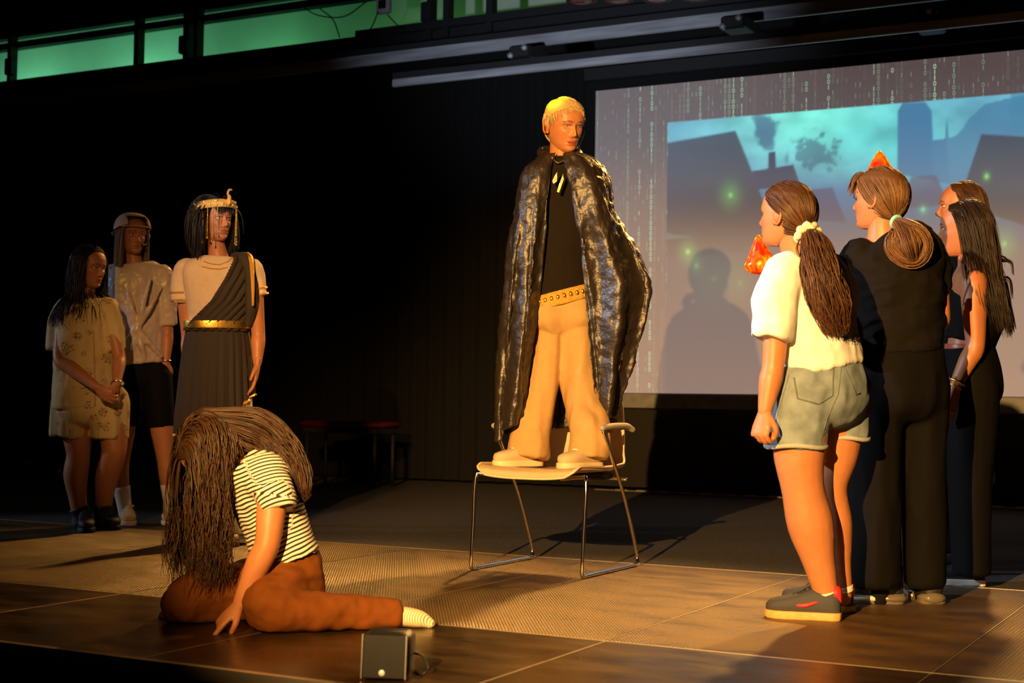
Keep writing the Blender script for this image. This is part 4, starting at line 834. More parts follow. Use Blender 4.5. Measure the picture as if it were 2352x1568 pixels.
for i, (hl, te) in enumerate(((on_z(2074, 1386), on_z(1925, 1380)), (on_z(2146, 1388), on_z(2095, 1365)))):
    so = p.shoe(hl, te, nk_b, nk_g, lace_d, None, 1.2, 1.15, sole_h=.03); d = unit(te-hl); s0 = np.array([d[1], -d[0], 0]); p.part('midsole', loft([hl+d*a+np.array([0, 0, .02]) for a in (.085, .1, .16, .22, .25)], [s0*w for w in (.04, .052, .058, .05, .02)], [np.array([0, 0, h]) for h in (.006, .014, .013, .011, .006)], 20, p=3), nk_w, so); s_ = np.array([d[1], -d[0], 0]); s_ = s_ if s_.dot(p.tc) > 0 else -s_
    V, F = loft([hl+d*a+np.array([0, 0, .022]) for a in (-.012, .0, .03, .07, .1)], [s_*w for w in (.022, .043, .052, .05, .036)], [np.array([0, 0, h]) for h in (.012, .021, .022, .018, .008)], 18); p.part('air_heel', (V, F), nk_g, so)
    c = hl+d*.13+np.array([0, 0, .064])+s_*.036; p.part('swoosh', tube([c+d*.01+np.array([0, 0, .006]), c-d*.002-np.array([0, 0, .008]), c-d*.012-np.array([0, 0, .004]), c-d*.045+np.array([0, 0, .014])-s_*.001], [.0012, .0035, .0035, .0008], 6, 5), nk_w, so)
tie = p.J(2056, 508, -.07); mk = p.scalp(.07, .022, -.06); p.hair_tied(1300, H_LIGHT, tie, mk, r=.0021)
# bangs
rt = np.column_stack([RNG.uniform(-.06, .06, 130), RNG.uniform(.045, .066, 130), RNG.uniform(.085, .098, 130)]); dr = np.column_stack([rt[:, 0]*3, np.ones(130)*1.0, -np.ones(130)*.3])
p.strands(p.hw(rt), dr @ p.hA, np.full(130, .088)*RNG.uniform(.85, 1.1, 130), H_LIGHT, 'bangs', 10, .8, (.004, .012), r=.003)
lp = [tie, p.J(2080, 520, -.12), p.J(2112, 540, -.14), p.J(2120, 572, -.14), p.J(2100, 596, -.13), p.J(2066, 588, -.12), p.J(2046, 560, -.12), p.J(2052, 530, -.12)]
p.lock('looped_bun', lp, 500, H_LIGHT, [.015, .03, .036, .036, .034, .03, .024, .012], (.004, 30), .002, tip=.8)
p.lock('looped_bun', [tie, p.J(2078, 535, -.15), p.J(2088, 562, -.17), p.J(2096, 594, -.14)], 320, H_LIGHT, [.015, .034, .04, .022], (.004, 30), .002)
T = unit(p.J(2080, 520, -.12)-tie); u1 = unit(np.cross(T, [0, 0, 1])); u2 = np.cross(T, u1); a = np.linspace(0, 2*np.pi, 21)
p.part('hair_tie', tube([tie+T*.006+(u1*math.cos(t)+u2*math.sin(t))*.021 for t in a], .0075, 8, 1), cotton('turquoise_tie', (0.25, 0.62, 0.55)))
P7 = p

# ---------------------------------------------------------------- dark haired girl with the gold watch
p = Person('girl in a black halter top with long dark hair and a gold watch', 6.0, on_z(2215, 1345), -100, SKIN_T)
p.head(2213, 527, 0, .222, -98, 0, mouth=.004); p.neck(p.J(2232, 612, .0), .05)
tr_ = [(2232, 604, 0, 58, 36), (2238, 620, 0, 88, 46), (2244, 660, 0, 92, 56), (2242, 720, 0, 82, 56), (2226, 790, 0, 66, 46), (2228, 840, 0, 86, 60), (2230, 910, 0, 92, 64)]
p.pieces.append(p.torso(tr_)); S, E, Wr = p.J(2236, 648, -.15), p.J(2240, 795, -.17), p.J(2196, 882, -.18); p.pieces.append(tube([S, lerp(S, E, .4), E, lerp(E, Wr, .35), Wr], [.055, .05, .04, .039, .026], 16, 5))
p.hand(Wr, p.J(2182, 962, -.18)-Wr, p.J(2150, 900, -.12)-Wr, 1, (.15, .2, .25, .3), .17, .1, .03)
S2, E2, W2 = p.J(2246, 650, .16), p.J(2250, 790, .2), p.J(2215, 870, .2); p.pieces.append(arm_piece(S2, E2, W2)); p.hand(W2, p.J(2190, 950, .2)-W2, p.J(2190, 880, .1)-W2, -1)
for dd in (-.07, .08): p.pieces.append(p.limb([(2228, 900, dd, 58), (2226, 1040, dd, 46), (2226, 1110, dd, 34), (2234, 1190, dd, 32), (2240, 1308, dd, 18)]))
p.finish()
p.cloth('halter_top', [p.torso([(2238, 655, 0, 66, 58), (2244, 692, 0, 90, 62), (2241, 730, 0, 86, 60), (2230, 775, 0, 74, 52), (2227, 788, 0, 72, 51)], .010)], blk_trs, .008, 3, [(.003, (15, 15, 15), 4)])
bp_ = p.cloth('trousers', [p.torso([(2226, 794, 0, 74, 53), (2230, 850, 0, 93, 66), (2232, 900, 0, 94, 68)], rb=True)]+[p.limb([(2230, 890, dd, 63), (2228, 1040, dd, 54), (2230, 1200, dd, 46), (2232, 1320, dd, 42)], cap=('r', 'f')) for dd in (-.07, .08)], blk_trs, .010, 4, [(.009, (8, 8, 3), 31)])
p.part('belt', p.torso([(2226, 789, 0, 70, 50), (2226, 801, 0, 71, 51)], .004, 40), mat('belt_red_brown', (0.35, 0.08, 0.04), 0.4))
p.part('strap', tube([p.J(2215, 625, -.11), p.J(2240, 612, -.1), p.J(2268, 640, -.06), p.J(2282, 690, -.02)], .004, 6, 5), blk_trs)
a = np.linspace(0, 2*np.pi, 17); ax_ = unit(Wr-E); q1 = unit(np.cross(ax_, [0, 0, 1])); q2 = np.cross(ax_, q1)
for k_, off, r_, rr in (('wristwatch', -.008, .031, .006), ('bracelet', .012, .029, .003)):
    p.part(k_, tube([Wr+ax_*off+(q1*math.cos(t)+q2*math.sin(t))*r_ for t in a], [rr+.0012*(i % 2) for i in range(17)], 8, 1), gold)
f_ = Wr+unit(p.J(2182, 962, -.18)-Wr)*.115; p.part('ring', tube([f_+(q1*math.cos(t)+q2*math.sin(t))*.0105 for t in a], .002, 6, 1), gold)
shw = mat('white_sneaker', (0.72, 0.66, 0.56), 0.6)
for hl, te in ((on_z(2262, 1345), on_z(2130, 1340)), (on_z(2250, 1318), on_z(2125, 1315))): p.shoe(hl, te, nk_b, shw, None, None)
ell(p, 2240, 690, 0, 100, 60, 95); ell(p, 2228, 618, 0, 92, 42, 26)
p.hair_fall(1700, H_DKB, lambda q: np.where(q[:, 1] > .03, .36, .42), back=.9, stiff=.72, r=.0023, off=(.003, .02), wave=(.005, 16), name='hair', mask=p.scalp(.052, .0, -.06), grav=tuple(np.array([0, 0, -1])-.16*p.hA[1]))
for pts in ([(2270, 580, .0), (2305, 590, .0), (2320, 605, .0)], [(2278, 600, .0), (2320, 600, 0), (2328, 635, 0)], [(2280, 640, 0), (2318, 640, 0), (2325, 690, 0)]): p.lock('flyaway_lock', [p.J(*q) for q in pts], 10, H_DKB, [.008, .006, .003], (.002, 20), .002)
P9 = p

# ---------------------------------------------------------------- laughing girl half hidden behind
p = Person('laughing brown haired girl seen in profile, almost hidden behind the dark haired girl', 6.55, foot_at(2150, 6.55), -88)
p.head(2206, 478, 0, .222, -86, -4, mouth=.02); p.neck(p.J(2216, 562), .05)
p.pieces.append(p.torso([(2218, 556, 0, 56, 34), (2222, 572, 0, 82, 42), (2226, 615, 0, 84, 50), (2222, 690, 0, 74, 50), (2212, 770, 0, 66, 46), (2205, 850, 0, 82, 54), (2198, 910, 0, 84, 56)]))
S, E, Wr = p.J(2228, 600, -.12), p.J(2228, 735, -.14), p.J(2200, 820, -.15); p.pieces.append(arm_piece(S, E, Wr)); p.hand(Wr, (0, 0, -1), p.J(2150, 830, -.1)-Wr)
S, E, Wr = p.J(2228, 600, .14), p.J(2228, 735, .15), p.J(2200, 820, .15); p.pieces.append(arm_piece(S, E, Wr)); p.hand(Wr, (0, 0, -1), p.J(2150, 830, .1)-Wr)
p.pieces.append(p.limb([(2185, 890, .0, 50), (2160, 1020, .02, 40), (2140, 1090, .04, 32), (2120, 1200, .06, 28), (2100, 1288, .06, 18)])); p.pieces.append(p.limb([(2205, 890, .0, 50), (2200, 1020, .02, 40), (2196, 1090, .04, 32), (2195, 1200, .06, 28), (2195, 1288, .06, 18)])); p.finish(.012)
p.cloth('top', [p.torso([(2218, 552, 0, 54, 36), (2222, 568, 0, 84, 46), (2226, 615, 0, 90, 56), (2222, 690, 0, 80, 54), (2212, 790, 0, 74, 52)], .002), p.limb([(2228, 595, -.11, 32), (2228, 650, -.13, 28)], cap=('r', 'f')), p.limb([(2228, 595, .12, 32), (2228, 650, .14, 28)], cap=('r', 'f'))], blk_tee, .010, 4)
p.cloth('trousers', [p.torso([(2210, 785, 0, 74, 52), (2204, 850, 0, 86, 60), (2196, 910, 0, 88, 62)], rb=True), p.limb([(2185, 880, .0, 56), (2150, 1060, .03, 40), (2100, 1268, .06, 26)], cap=('r', 'f')), p.limb([(2205, 880, 0, 56), (2198, 1060, .03, 40), (2195, 1268, .06, 30)], cap=('r', 'f'))], blk_trs, .012, 4)
for x in (2100, 2190): p.shoe(on_z(x, 1302), on_z(x-95, 1298), shw, shw, None, None)
ell(p, 2226, 640, 0, 96, 60, 95); p.hair_fall(1300, H_BROWN, .36, mask=p.scalp(.05, .0, -.06), back=.9, stiff=.72, r=.0025, off=(.003, .016), grav=tuple(np.array([0, 0, -1])-.2*p.hA[1])); P8 = p
balloon(P6.J(1741, 539, .2), P6.J(1750, 630, .2), .056, .035, .0, 'orange flame balloon lit up beside the shoulder of the girl in white', P6.J(1800, 712, .31))
balloon(P7.J(2020, 346, .24), P7.J(2024, 470, .24), .09, .035, .0, 'orange flame balloon with its tip above the head with bangs', P7.J(2012, 665, .35))
balloon(P7.J(2121, 511, .2), P7.J(2112, 590, .2), .042, .03, .0, 'small red-orange balloon tip beside the looped bun', P7.J(2112, 664, .33))
# ---------------------------------------------------------------- performer on the chair in the satin cape
SEAT = .449
p = Person('blond performer in a black satin cape and tan trousers standing on the chair', 6.5, (-2.85, 5.72, SEAT), 12)
p.head(1296, 288, 0, .232, 30, 13, -3, mouth=.003, closed=True); p.neck(p.J(1289, 372, .03), .052)
p.pieces.append(p.torso([(1290, 372, .02, 44, 32), (1290, 390, .02, 68, 36), (1291, 422, .02, 76, 42), (1291, 500, .02, 76, 48), (1290, 600, .02, 66, 44), (1290, 670, .02, 70, 46), (1290, 702, .02, 68, 44)], rb=True))
for S, E, Wr in ((p.J(1226, 420, .03), p.J(1208, 560, .05), p.J(1210, 670, .02)), (p.J(1356, 420, .03), p.J(1440, 600, .04), p.J(1420, 700, -.04))):
    p.pieces.append(arm_piece(S, E, Wr)); p.hand(Wr, Wr-E, p.J(1290, 680, .05)-Wr, 1, (.3, .3, .35, .4), .17)
LF = (np.array([-2.935, 5.80, SEAT]), np.array([-3.06, 5.60, SEAT])); RF = (np.array([-2.66, 5.82, SEAT]), np.array([-2.735, 5.59, SEAT]))
def ankle(f, t=.24, z=.09): q = lerp(f[0], f[1], t); return q+np.array([0, 0, z])
kL, kR = p.J(1248, 880, -.02), p.J(1325, 880, -.02)
p.pieces.append(leg_piece(p.J(1264, 725, .02), kL, ankle(LF), -p.ax()[1], .74)); p.pieces.append(leg_piece(p.J(1314, 725, .02), kR, ankle(RF), -p.ax()[1], .74)); p.finish()
tan = cotton('tan_trouser', (0.5, 0.31, 0.125), .8)
p.cloth('trousers', [p.torso([(1290, 682, .02, 76, 52), (1290, 705, .02, 80, 56), (1290, 735, .02, 82, 58)], rb=True), tube([p.J(1260, 735, .02), p.J(1252, 820, .0), lerp(kL, ankle(LF), .35), ankle(LF, .2, .16), ankle(LF, .26, .045)], [.074, .07, .072, .08, .086], 20, 5, cap=('r', 'f')), tube([p.J(1316, 735, .02), p.J(1324, 820, .0), lerp(kR, ankle(RF), .35), ankle(RF, .2, .16), ankle(RF, .26, .05)], [.08, .078, .078, .08, .082], 20, 5, cap=('r', 'f'))], tan, .008, 8, [(.018, (11, 11, 1.3), 17), (.004, (20, 20, 7), 3)])
top_secs = [(1290, 362, .02, 50, 36), (1290, 380, .02, 80, 44), (1291, 420, .02, 92, 52), (1291, 500, .02, 80, 52), (1290, 600, .02, 72, 50), (1290, 680, .02, 80, 57)]
p.cloth('top', [p.torso(top_secs, .002)], cotton('black_knit', (0.012, 0.0085, 0.006)), .008, 3, [(.004, (9, 9, 7), 8)])
V, F = p.torso([(1290, 667, .02, 80, 57), (1290, 674, .02, 81, 58), (1290, 692, .02, 82, 59), (1290, 700, .02, 81, 58)], .004, 60); V = np.array(V)
V[:, 2] += (V-p.J(1290, 685, .02)) @ p.rc*.26; bt = p.part('hem_trim', (V, F), gold_rough)
for i in range(14):
    a = math.radians(-155+i*10); r_, f_, u_ = p.ax(); c = p.J(1290, 684, .02)+r_*math.cos(a)*(p.R(82)+.006)-f_*math.sin(a)*(p.R(59)+.006); c[2] += (c-p.J(1290, 685, .02)) @ p.rc*.26
    p.part('stud', ellipsoid(c, np.eye(3), (.009, .009, .011), 8, 6), gold, bt)
gem = mat('gold_emblem', (0.95, 0.72, 0.32), .3, .8, bump=1.0, bscale=250)
for ring in ([(1281, 432), (1293, 400), (1295, 412), (1284, 442), (1279, 440)], [(1275, 402), (1280, 395), (1279, 416), (1271, 422), (1268, 416)]):
    V = np.array([p.J(x, y, -.155) for x, y in ring]); k = len(ring); n_ = unit(CAM-V.mean(0)); V = np.concatenate([V, V+n_*.006]); p.part('emblem', (V, [tuple(range(k-1, -1, -1)), tuple(range(k, 2*k))]+[(i, (i+1) % k, k+(i+1) % k, k+i) for i in range(k)]), gem, None, False)
bei = mat('beige_suede', (0.58, 0.44, 0.26), .8, bump=.3, bscale=300); bsole = mat('cream_sole', (0.72, 0.58, 0.36), .6); blace = mat('cream_lace', (0.85, 0.78, 0.62), .8)
for f in (LF, RF): p.shoe(f[0], f[1], bei, bsole, blace, None, collar=bei)
# cape: open front, gathered at the collar, falls over shoulders and back
rows = [(352, 1246, 1276, 1296, 1334, -.05, .05), (372, 1222, 1270, 1298, 1366, -.08, .07), (388, 1203, 1266, 1302, 1386, -.10, .09), (415, 1193, 1262, 1308, 1400, -.12, .11), (480, 1184, 1254, 1318, 1416, -.14, .13), (560, 1173, 1247, 1326, 1450, -.14, .15),
        (640, 1163, 1241, 1334, 1486, -.13, .16), (672, 1160, 1239, 1337, 1490, -.13, .17), (740, 1154, 1230, 1345, 1478, -.13, .17), (820, 1148, 1222, 1353, 1455, -.12, .17), (900, 1142, 1212, 1363, 1430, -.11, .17), (960, 1140, 1203, 1366, 1416, -.10, .17), (1016, 1141, 1196, 1366, 1408, -.10, .17)]
rows = np.array(rows, float); vs = np.linspace(0, 1, 110); ry = np.interp(vs, np.linspace(0, 1, 13), np.interp(np.linspace(0, 1, 13), np.linspace(0, 1, 13), rows[:, 0])); NU = 180; V = []
yb = np.interp(np.linspace(0, 1, NU), [0, .07, .2, .35, .5, .65, .8, .9, 1], [955, 975, 1016, 1000, 985, 975, 962, 958, 965]); us = np.linspace(0, 1, NU)
for v in vs:
    line = []
    for iu in (0,): pass
    ycol = 352+(yb-352)*v
    # section control points at each column's own height
    xl, xL, xr, xR, df, db = (np.interp(ycol, rows[:, 0], rows[:, k]) for k in (2, 1, 3, 4, 5, 6))
    xm = (xL+xR)/2; K = np.stack([np.column_stack([xl, df]), np.column_stack([xl*.45+xL*.55, df-.02]), np.column_stack([xL+3, df*.3]), np.column_stack([xL*.85+xm*.15, db*.75]), np.column_stack([xm, db]), np.column_stack([xR*.85+xm*.15, db*.75]), np.column_stack([xR-3, df*.3]), np.column_stack([xr*.45+xR*.55, df-.02]), np.column_stack([xr, df])], 1)
    kt = np.array([0, .1, .22, .36, .5, .64, .78, .9, 1]); 
    for j in range(NU):
        u = us[j]; i = min(int(np.searchsorted(kt, u, side='right'))-1, 7); t = (u-kt[i])/(kt[i+1]-kt[i]); P0, P1, P2, P3_ = K[j][max(i-1, 0)], K[j][i], K[j][i+1], K[j][min(i+2, 8)]
        q = .5*(2*P1+(P2-P0)*t+(2*P0-5*P1+4*P2-P3_)*t*t+(3*P1-P0-3*P2+P3_)*t**3); amp = .004+.024*sstep(0.02, .6, np.array(v)); fold = math.sin(u*62+1.5*math.sin(v*3+u*9))*.6+math.sin(u*101+v*2.4)*.4
        V.append(p.J(q[0], ycol[j], q[1]+amp*fold*(.8 if .2 < u < .8 else 1.0))+p.rc*amp*.5*math.cos(u*62+v*2))
F = [(j*NU+i, j*NU+i+1, (j+1)*NU+i+1, (j+1)*NU+i) for j in range(len(vs)-1) for i in range(NU-1)]; me = mesh_from(V, F)
folds(me, .014, (13, 13, 6), 5, False); folds(me, .009, (28, 28, 20), 6); folds(me, .004, (60, 60, 48), 8)
sat = mat('black_satin', (0.022, 0.016, 0.012), 0.43, 0.0, bump=1.0, bscale=55, Specular_IOR_Level=.75)
o = p.part('cape', me, sat); q = o.modifiers.new('thick', 'SOLIDIFY'); q.thickness = .003
col_pts = [p.J(1268, 366, -.07), p.J(1248, 356, -.02), p.J(1240, 348, .05), p.J(1262, 344, .10), p.J(1300, 344, .10), p.J(1330, 350, .05), p.J(1325, 360, -.02), p.J(1300, 368, -.07)]
p.part('collar', tube(col_pts, .014, 8, 4, flat=1.6), sat); p.part('cape_tie', tube([p.J(1272, 368, -.08), p.J(1282, 374, -.085), p.J(1296, 368, -.08)], .006, 6, 4), sat)
_mk = p.scalp(.072, .006, -.05); mk = lambda V: _mk(V) & ((np.abs(V[:, 0]) < .055) | (V[:, 2] > .03) | (V[:, 1] < -.034)); q = p.roots(3000, mk); pp = np.array([.05, -.02, .1]); d = q-pp; nn = q/np.array([.079, .1, .102])**2; nn /= np.linalg.norm(nn, axis=1)[:, None]; d -= nn*(d*nn).sum(1)[:, None]
p.strands(p.hw(q), d @ p.hA, np.where(q[:, 1] > .03, .03, np.where(q[:, 1] < -.06, .06, .045))*RNG.uniform(.8, 1.15, 3000), H_BLOND, 'hair', 10, .8, (.001, .007), r=.0014, cap=p.cap(mk, .005), pull=lambda P, t: (p.hc-P)/np.linalg.norm(p.hc-P, axis=1)[:, None]*.8)
micb = mat('mic_black', (0.01, 0.01, 0.01), .6)
def headset(p, side, tipz=-.075, tipx=.045):
    P = [p.hw([side*.083, -.02, .0]), p.hw([side*.084, -.006, .022]), p.hw([side*.081, .012, .01]), p.hw([side*.076, .04, -.03]), p.hw([side*(tipx+.012), .085, tipz+.01]), p.hw([side*tipx*.6, .105, tipz])]
    o = p.part('headset_mic', tube(P, .0022, 6, 5), micb); p.part('mic_foam', ellipsoid(P[-1], np.eye(3), (.010, .010, .010), 10, 8), micb, o); return o
headset(p, -1, -.085, .02); headset(p, 1, -.08, .02) if False else None
p.part('earring', ellipsoid(p.hw([-.083, .0, -.042]), np.eye(3), (.004, .004, .005), 8, 6), silver)

# ---------------------------------------------------------------- girl kneeling on the floor
p = Person('girl in a striped T-shirt and brown trousers sitting bent over on the stage floor', 4.75, on_z(640, 1432), -65)
p.head(486, 1036, .0, .225, -55, 58, 0, eyes=False); p.neck(p.J(556, 1080, .02), .052)
p.pieces.append(p.torso([(556, 1078, .02, 72, 44), (586, 1100, .02, 108, 56), (610, 1150, .02, 98, 60), (634, 1210, .02, 86, 58), (650, 1265, .02, 88, 60), (656, 1320, .03, 104, 70), (652, 1375, .03, 108, 72)], rb=True))
S, E, Wr = p.J(628, 1128, -.12), p.J(614, 1248, -.16), p.J(552, 1385, -.17); p.pieces.append(tube([S, lerp(S, E, .45), E, lerp(E, Wr, .3), lerp(E, Wr, .7), Wr], [.05, .047, .041, .042, .033, .026], 16, 4))
hd = on_z(478, 1447); p.hand(Wr, on_z(492, 1444, .012)-Wr, np.array([0, 0, -1.0])+p.v*.2+p.rc*.5, 1, (.1, .95, 1.05, 1.1), .172, .5)
S2, E2, W2 = p.J(545, 1105, .16), p.J(478, 1215, .12), p.J(432, 1360, .10); p.pieces.append(arm_piece(S2, E2, W2)); p.hand(W2, on_z(388, 1412, .012)-W2, p.J(440, 1420, .2)-W2, -1, (.4, .4, .4, .4), .16, .4)
p.pieces.append(p.limb([(665, 1345, -.03, 60), (636, 1372, -.12, 50), (626, 1398, -.18, 34), (680, 1408, -.17, 38), (800, 1408, -.11, 30), (905, 1415, -.06, 22)]))
p.pieces.append(p.limb([(610, 1345, .12, 62), (500, 1370, .05, 56), (428, 1385, .0, 46), (500, 1408, .1, 34), (610, 1412, .2, 26)])); p.finish()
br = cotton('brown_trouser', (0.165, 0.05, 0.008), .8)
p.cloth('trousers', [p.torso([(650, 1255, .02, 92, 66), (656, 1300, .03, 108, 74), (652, 1370, .03, 114, 78)], rb=True), p.limb([(664, 1345, -.03, 74), (630, 1375, -.13, 68), (620, 1396, -.19, 53), (690, 1402, -.165, 48), (800, 1406, -.11, 40), (916, 1412, -.06, 33)], cap=('r', 'f')), p.limb([(610, 1345, .12, 70), (500, 1368, .05, 64), (432, 1378, .0, 56), (440, 1390, .03, 50), (520, 1402, .12, 42), (610, 1408, .2, 34)])], br, .0085, 4, [(.012, (9, 9, 12), 2), (.005, (22, 22, 28), 7)])
for ob in p.root.children:
    if ob.name.startswith('trousers'):
        V = co(ob.data); V[:, 2] = np.maximum(V[:, 2], .003-p.base[2]); setco(ob.data, V)
stripe = mat('striped_jersey', (0.8, 0.7, 0.5), .85); nt = stripe.node_tree; N = nt.nodes; L = nt.links
a_ = N.new('ShaderNodeAttribute'); a_.attribute_name = 'sv'; m1 = N.new('ShaderNodeMath'); m1.operation = 'MULTIPLY'; m1.inputs[1].default_value = 1/.0135; L.new(a_.outputs['Fac'], m1.inputs[0]); m2 = N.new('ShaderNodeMath'); m2.operation = 'FRACT'; L.new(m1.outputs[0], m2.inputs[0])
cr = N.new('ShaderNodeValToRGB'); cr.color_ramp.interpolation = 'CONSTANT'; cr.color_ramp.elements[0].color = (.015, .012, .014, 1); cr.color_ramp.elements[1].position = .45; cr.color_ramp.elements[1].color = (.85, .78, .62, 1); L.new(m2.outputs[0], cr.inputs[0]); L.new(cr.outputs[0], N['Principled BSDF'].inputs['Base Color'])
ax_t = unit(p.J(650, 1270, .02)-p.J(570, 1090, .02)); o_t = p.J(570, 1090, .02); sl0, sl1 = p.J(622, 1095, -.1), p.J(640, 1168, -.14); ax_s = unit(sl1-sl0)
def sv(V):
    d_t = (V-o_t) @ ax_t; w = (V-sl0); ds = w @ ax_s; rad = np.linalg.norm(w-ds[:, None]*ax_s, axis=1); onsl = (rad < .066) & ((V-p.J(612, 1140, -.02)) @ p.v < -.06)
    return np.where(onsl, ds+5, d_t+5+.004*vnoise(V*22))
p.cloth('tshirt', [p.torso([(556, 1070, .02, 70, 48), (586, 1092, .02, 112, 62), (610, 1145, .02, 106, 68), (634, 1210, .02, 92, 65), (648, 1258, .02, 94, 66), (656, 1284, .02, 100, 70)], .004), p.limb([(612, 1108, -.08, 50), (630, 1125, -.12, 45), (640, 1168, -.14, 42)], cap=('r', 'f')), p.limb([(556, 1112, .12, 50), (535, 1150, .15, 44)], cap=('r', 'f'))], stripe, .007, 3, [(.006, (10, 10, 16), 12)], attr=sv)
rib = mat('ribbed_sock', (0.85, 0.72, 0.48), .9); nt = rib.node_tree; w_ = nt.nodes.new('ShaderNodeTexWave'); w_.inputs['Scale'].default_value = 50; w_.bands_direction = 'X'; tc_ = nt.nodes.new('ShaderNodeTexCoord'); nt.links.new(tc_.outputs['Object'], w_.inputs['Vector']); bp2 = nt.nodes.new('ShaderNodeBump'); bp2.inputs['Strength'].default_value = .8; bp2.inputs['Distance'].default_value = .004; nt.links.new(w_.outputs[0], bp2.inputs['Height']); nt.links.new(bp2.outputs[0], nt.nodes['Principled BSDF'].inputs['Normal'])
p.cloth('sock', [p.limb([(895, 1414, -.07, 25), (930, 1416, -.06, 27), (965, 1422, -.05, 24), (985, 1430, -.05, 15)], flat=.85)]+[p.limb([(958, 1414+i*5, -.055, 9), (984+i*2, 1420+i*4.6, -.05, 7)]) for i in range(4)], rib, .004, 2)
p.colliders.append((p.J(610, 1160, .02), np.array([unit(p.ax()[0]), np.cross(ax_t, unit(p.ax()[0])), ax_t]), np.array([p.R(112), p.R(70), p.R(118)])))
def lenf(q): return np.where(q[:, 1] < -.035, .34, .43)
p.hair_fall(3200, H_DARK, lenf, mask=p.scalp(.075, .03, -.06), back=.2, stiff=.7, r=.002, off=(.003, .032), wave=(.014, 30), steps=26, part=.012)
p.lock('back_hair', [p.hw([.0, -.07, .09]), p.J(580, 985, .0), p.J(640, 1030, .0), p.J(678, 1085, -.02), p.J(690, 1130, -.03), p.J(704, 1150, -.03)], 800, H_DARK, [.03, .075, .065, .05, .035, .02], (.006, 30), .002)
p.part('parting', tube([p.hw([.012, y, .1145-.3*max(y-.02, 0)]) for y in np.linspace(-.02, .07, 8)], .0022, 5, 1), SKIN)

# ---------------------------------------------------------------- performer in the queen costume
p = Person('performer in a cream tunic with black drape, gold belt and beaded gold headdress', 7.3, foot_at(500, 7.3), 8)
p.head(494, 507, 0, .214, 36, -4); p.neck(p.J(504, 602, .02), .047)
p.pieces.append(p.torso([(504, 598, .02, 40, 30), (503, 610, .02, 64, 36), (502, 630, .02, 74, 42), (501, 690, .02, 64, 44), (500, 748, .02, 56, 38), (499, 800, .02, 68, 46), (498, 860, .02, 70, 48)], rb=True))
arms = ((p.J(422, 632, .02), p.J(432, 770, .03), p.J(432, 850, -.01), -1), (p.J(582, 632, .02), p.J(593, 765, .04), p.J(591, 835, .0), 1))
for S, E, Wr, sd in arms:
    p.pieces.append(arm_piece(S, E, Wr, 1.0)); p.hand(Wr, np.array([0, 0, -1])+.1*p.rc*(-sd), -p.rc*sd, -sd, (.2, .22, .25, .3), .168, .15, .03)
for x in (470, 530): p.pieces.append(p.limb([(x, 860, .02, 38), (x, 1000, .02, 27), (x, 1100, .02, 24), (x, 1220, .02, 16)]))
p.finish(.010); cream = cotton('cream_jersey', (0.72, 0.56, 0.4)); gb = mat('gold_braid', (0.8, 0.45, 0.06), .4, .6, bump=1.0, bscale=500)
tn = p.cloth('tunic', [p.torso([(504, 590, .02, 42, 32), (503, 604, .02, 68, 40), (502, 630, .02, 80, 48), (501, 690, .02, 70, 49), (500, 755, .02, 62, 44)], .003), p.limb([(430, 622, .02, 30), (420, 650, .02, 27), (419, 694, .02, 25)], cap=('r', 'f')), p.limb([(576, 622, .02, 30), (590, 650, .03, 22), (598, 682, .03, 17)], cap=('r', 'f'))], cream, .0075, 3, [(.005, (12, 12, 6), 2)])
for y, r_ in ((672, 26), (689, 26)): p.part('gold_braid', p.limb([(419, y-2.5, .02, r_), (419, y+2.5, .02, r_)], .006, cap=('f', 'f')), gb, tn)
for y, r_ in ((664, 19.5), (677, 18.5)): p.part('gold_braid', p.limb([(594+(y-664)*.3, y-2, .03, r_), (595+(y-664)*.3, y+2, .03, r_)], .002, cap=('f', 'f')), gb, tn)
bpy.context.view_layer.update()
for pts in ([(468, 600), (485, 606), (505, 608), (525, 600), (532, 594)], [(464, 612), (485, 617), (505, 618), (522, 614)]): stitch(p, tn, pts, gb, .003, 'gold_braid')
# black drape over one shoulder: an offset copy of the chest cut along the diagonal
drape_m = mat('black_chiffon', (0.034, 0.025, 0.019), .85, bump=.3, bscale=300)
V, F = p.torso([(504, 586, .02, 44, 34), (503, 600, .02, 72, 43), (502, 630, .02, 83, 52), (501, 690, .02, 74, 54), (500, 760, .02, 66, 48)], .010, 150, 2.2); V = np.array(V)
for it in range(3):                       # finer rows
    pass
nr = len(V)//150; Vr = V.reshape(nr, 150, 3); ti = np.linspace(0, nr-1, 60); V = np.stack([np.column_stack([np.interp(ti, np.arange(nr), Vr[:, j, k]) for k in range(3)]) for j in range(150)], 1)
cc_ = (V.reshape(-1, 3)-CAM) @ RC; pxx = CX+FPX*cc_[:, 0]/-cc_[:, 2]; pyy = CY-FPX*cc_[:, 1]/-cc_[:, 2]; edge_x = np.interp(pyy, [580, 600, 640, 690, 730, 765], [540, 534, 515, 485, 446, 420]); sgn = pxx-edge_x
V = V.reshape(-1, 3); cen = p.J(501, 670, .02); out_ = V-cen; out_[:, 2] = 0; out_ /= np.linalg.norm(out_, axis=1)[:, None]; V = V+out_*(.007*np.sin(sgn*.34)+.003*np.sin(sgn*.8+pyy*.05))[:, None]
F = [(j*150+i, j*150+(i+1) % 150, (j+1)*150+(i+1) % 150, (j+1)*150+i) for j in range(59) for i in range(150)]; F = [f for f in F if min(sgn[list(f)]) > 0]
bad = {i for j in range(59) for i_ in range(150) for i in (j*150+i_, j*150+(i_+1) % 150, (j+1)*150+(i_+1) % 150, (j+1)*150+i_)} - set()
keep = {i for f in F for i in f}; cnt = {}
for f in F:
    for i in f: cnt[i] = cnt.get(i, 0)+1
for i in keep:
    if cnt[i] < 4 and 0 < sgn[i] < 14: V[i] -= p.rc*sgn[i]*p.D/FPX
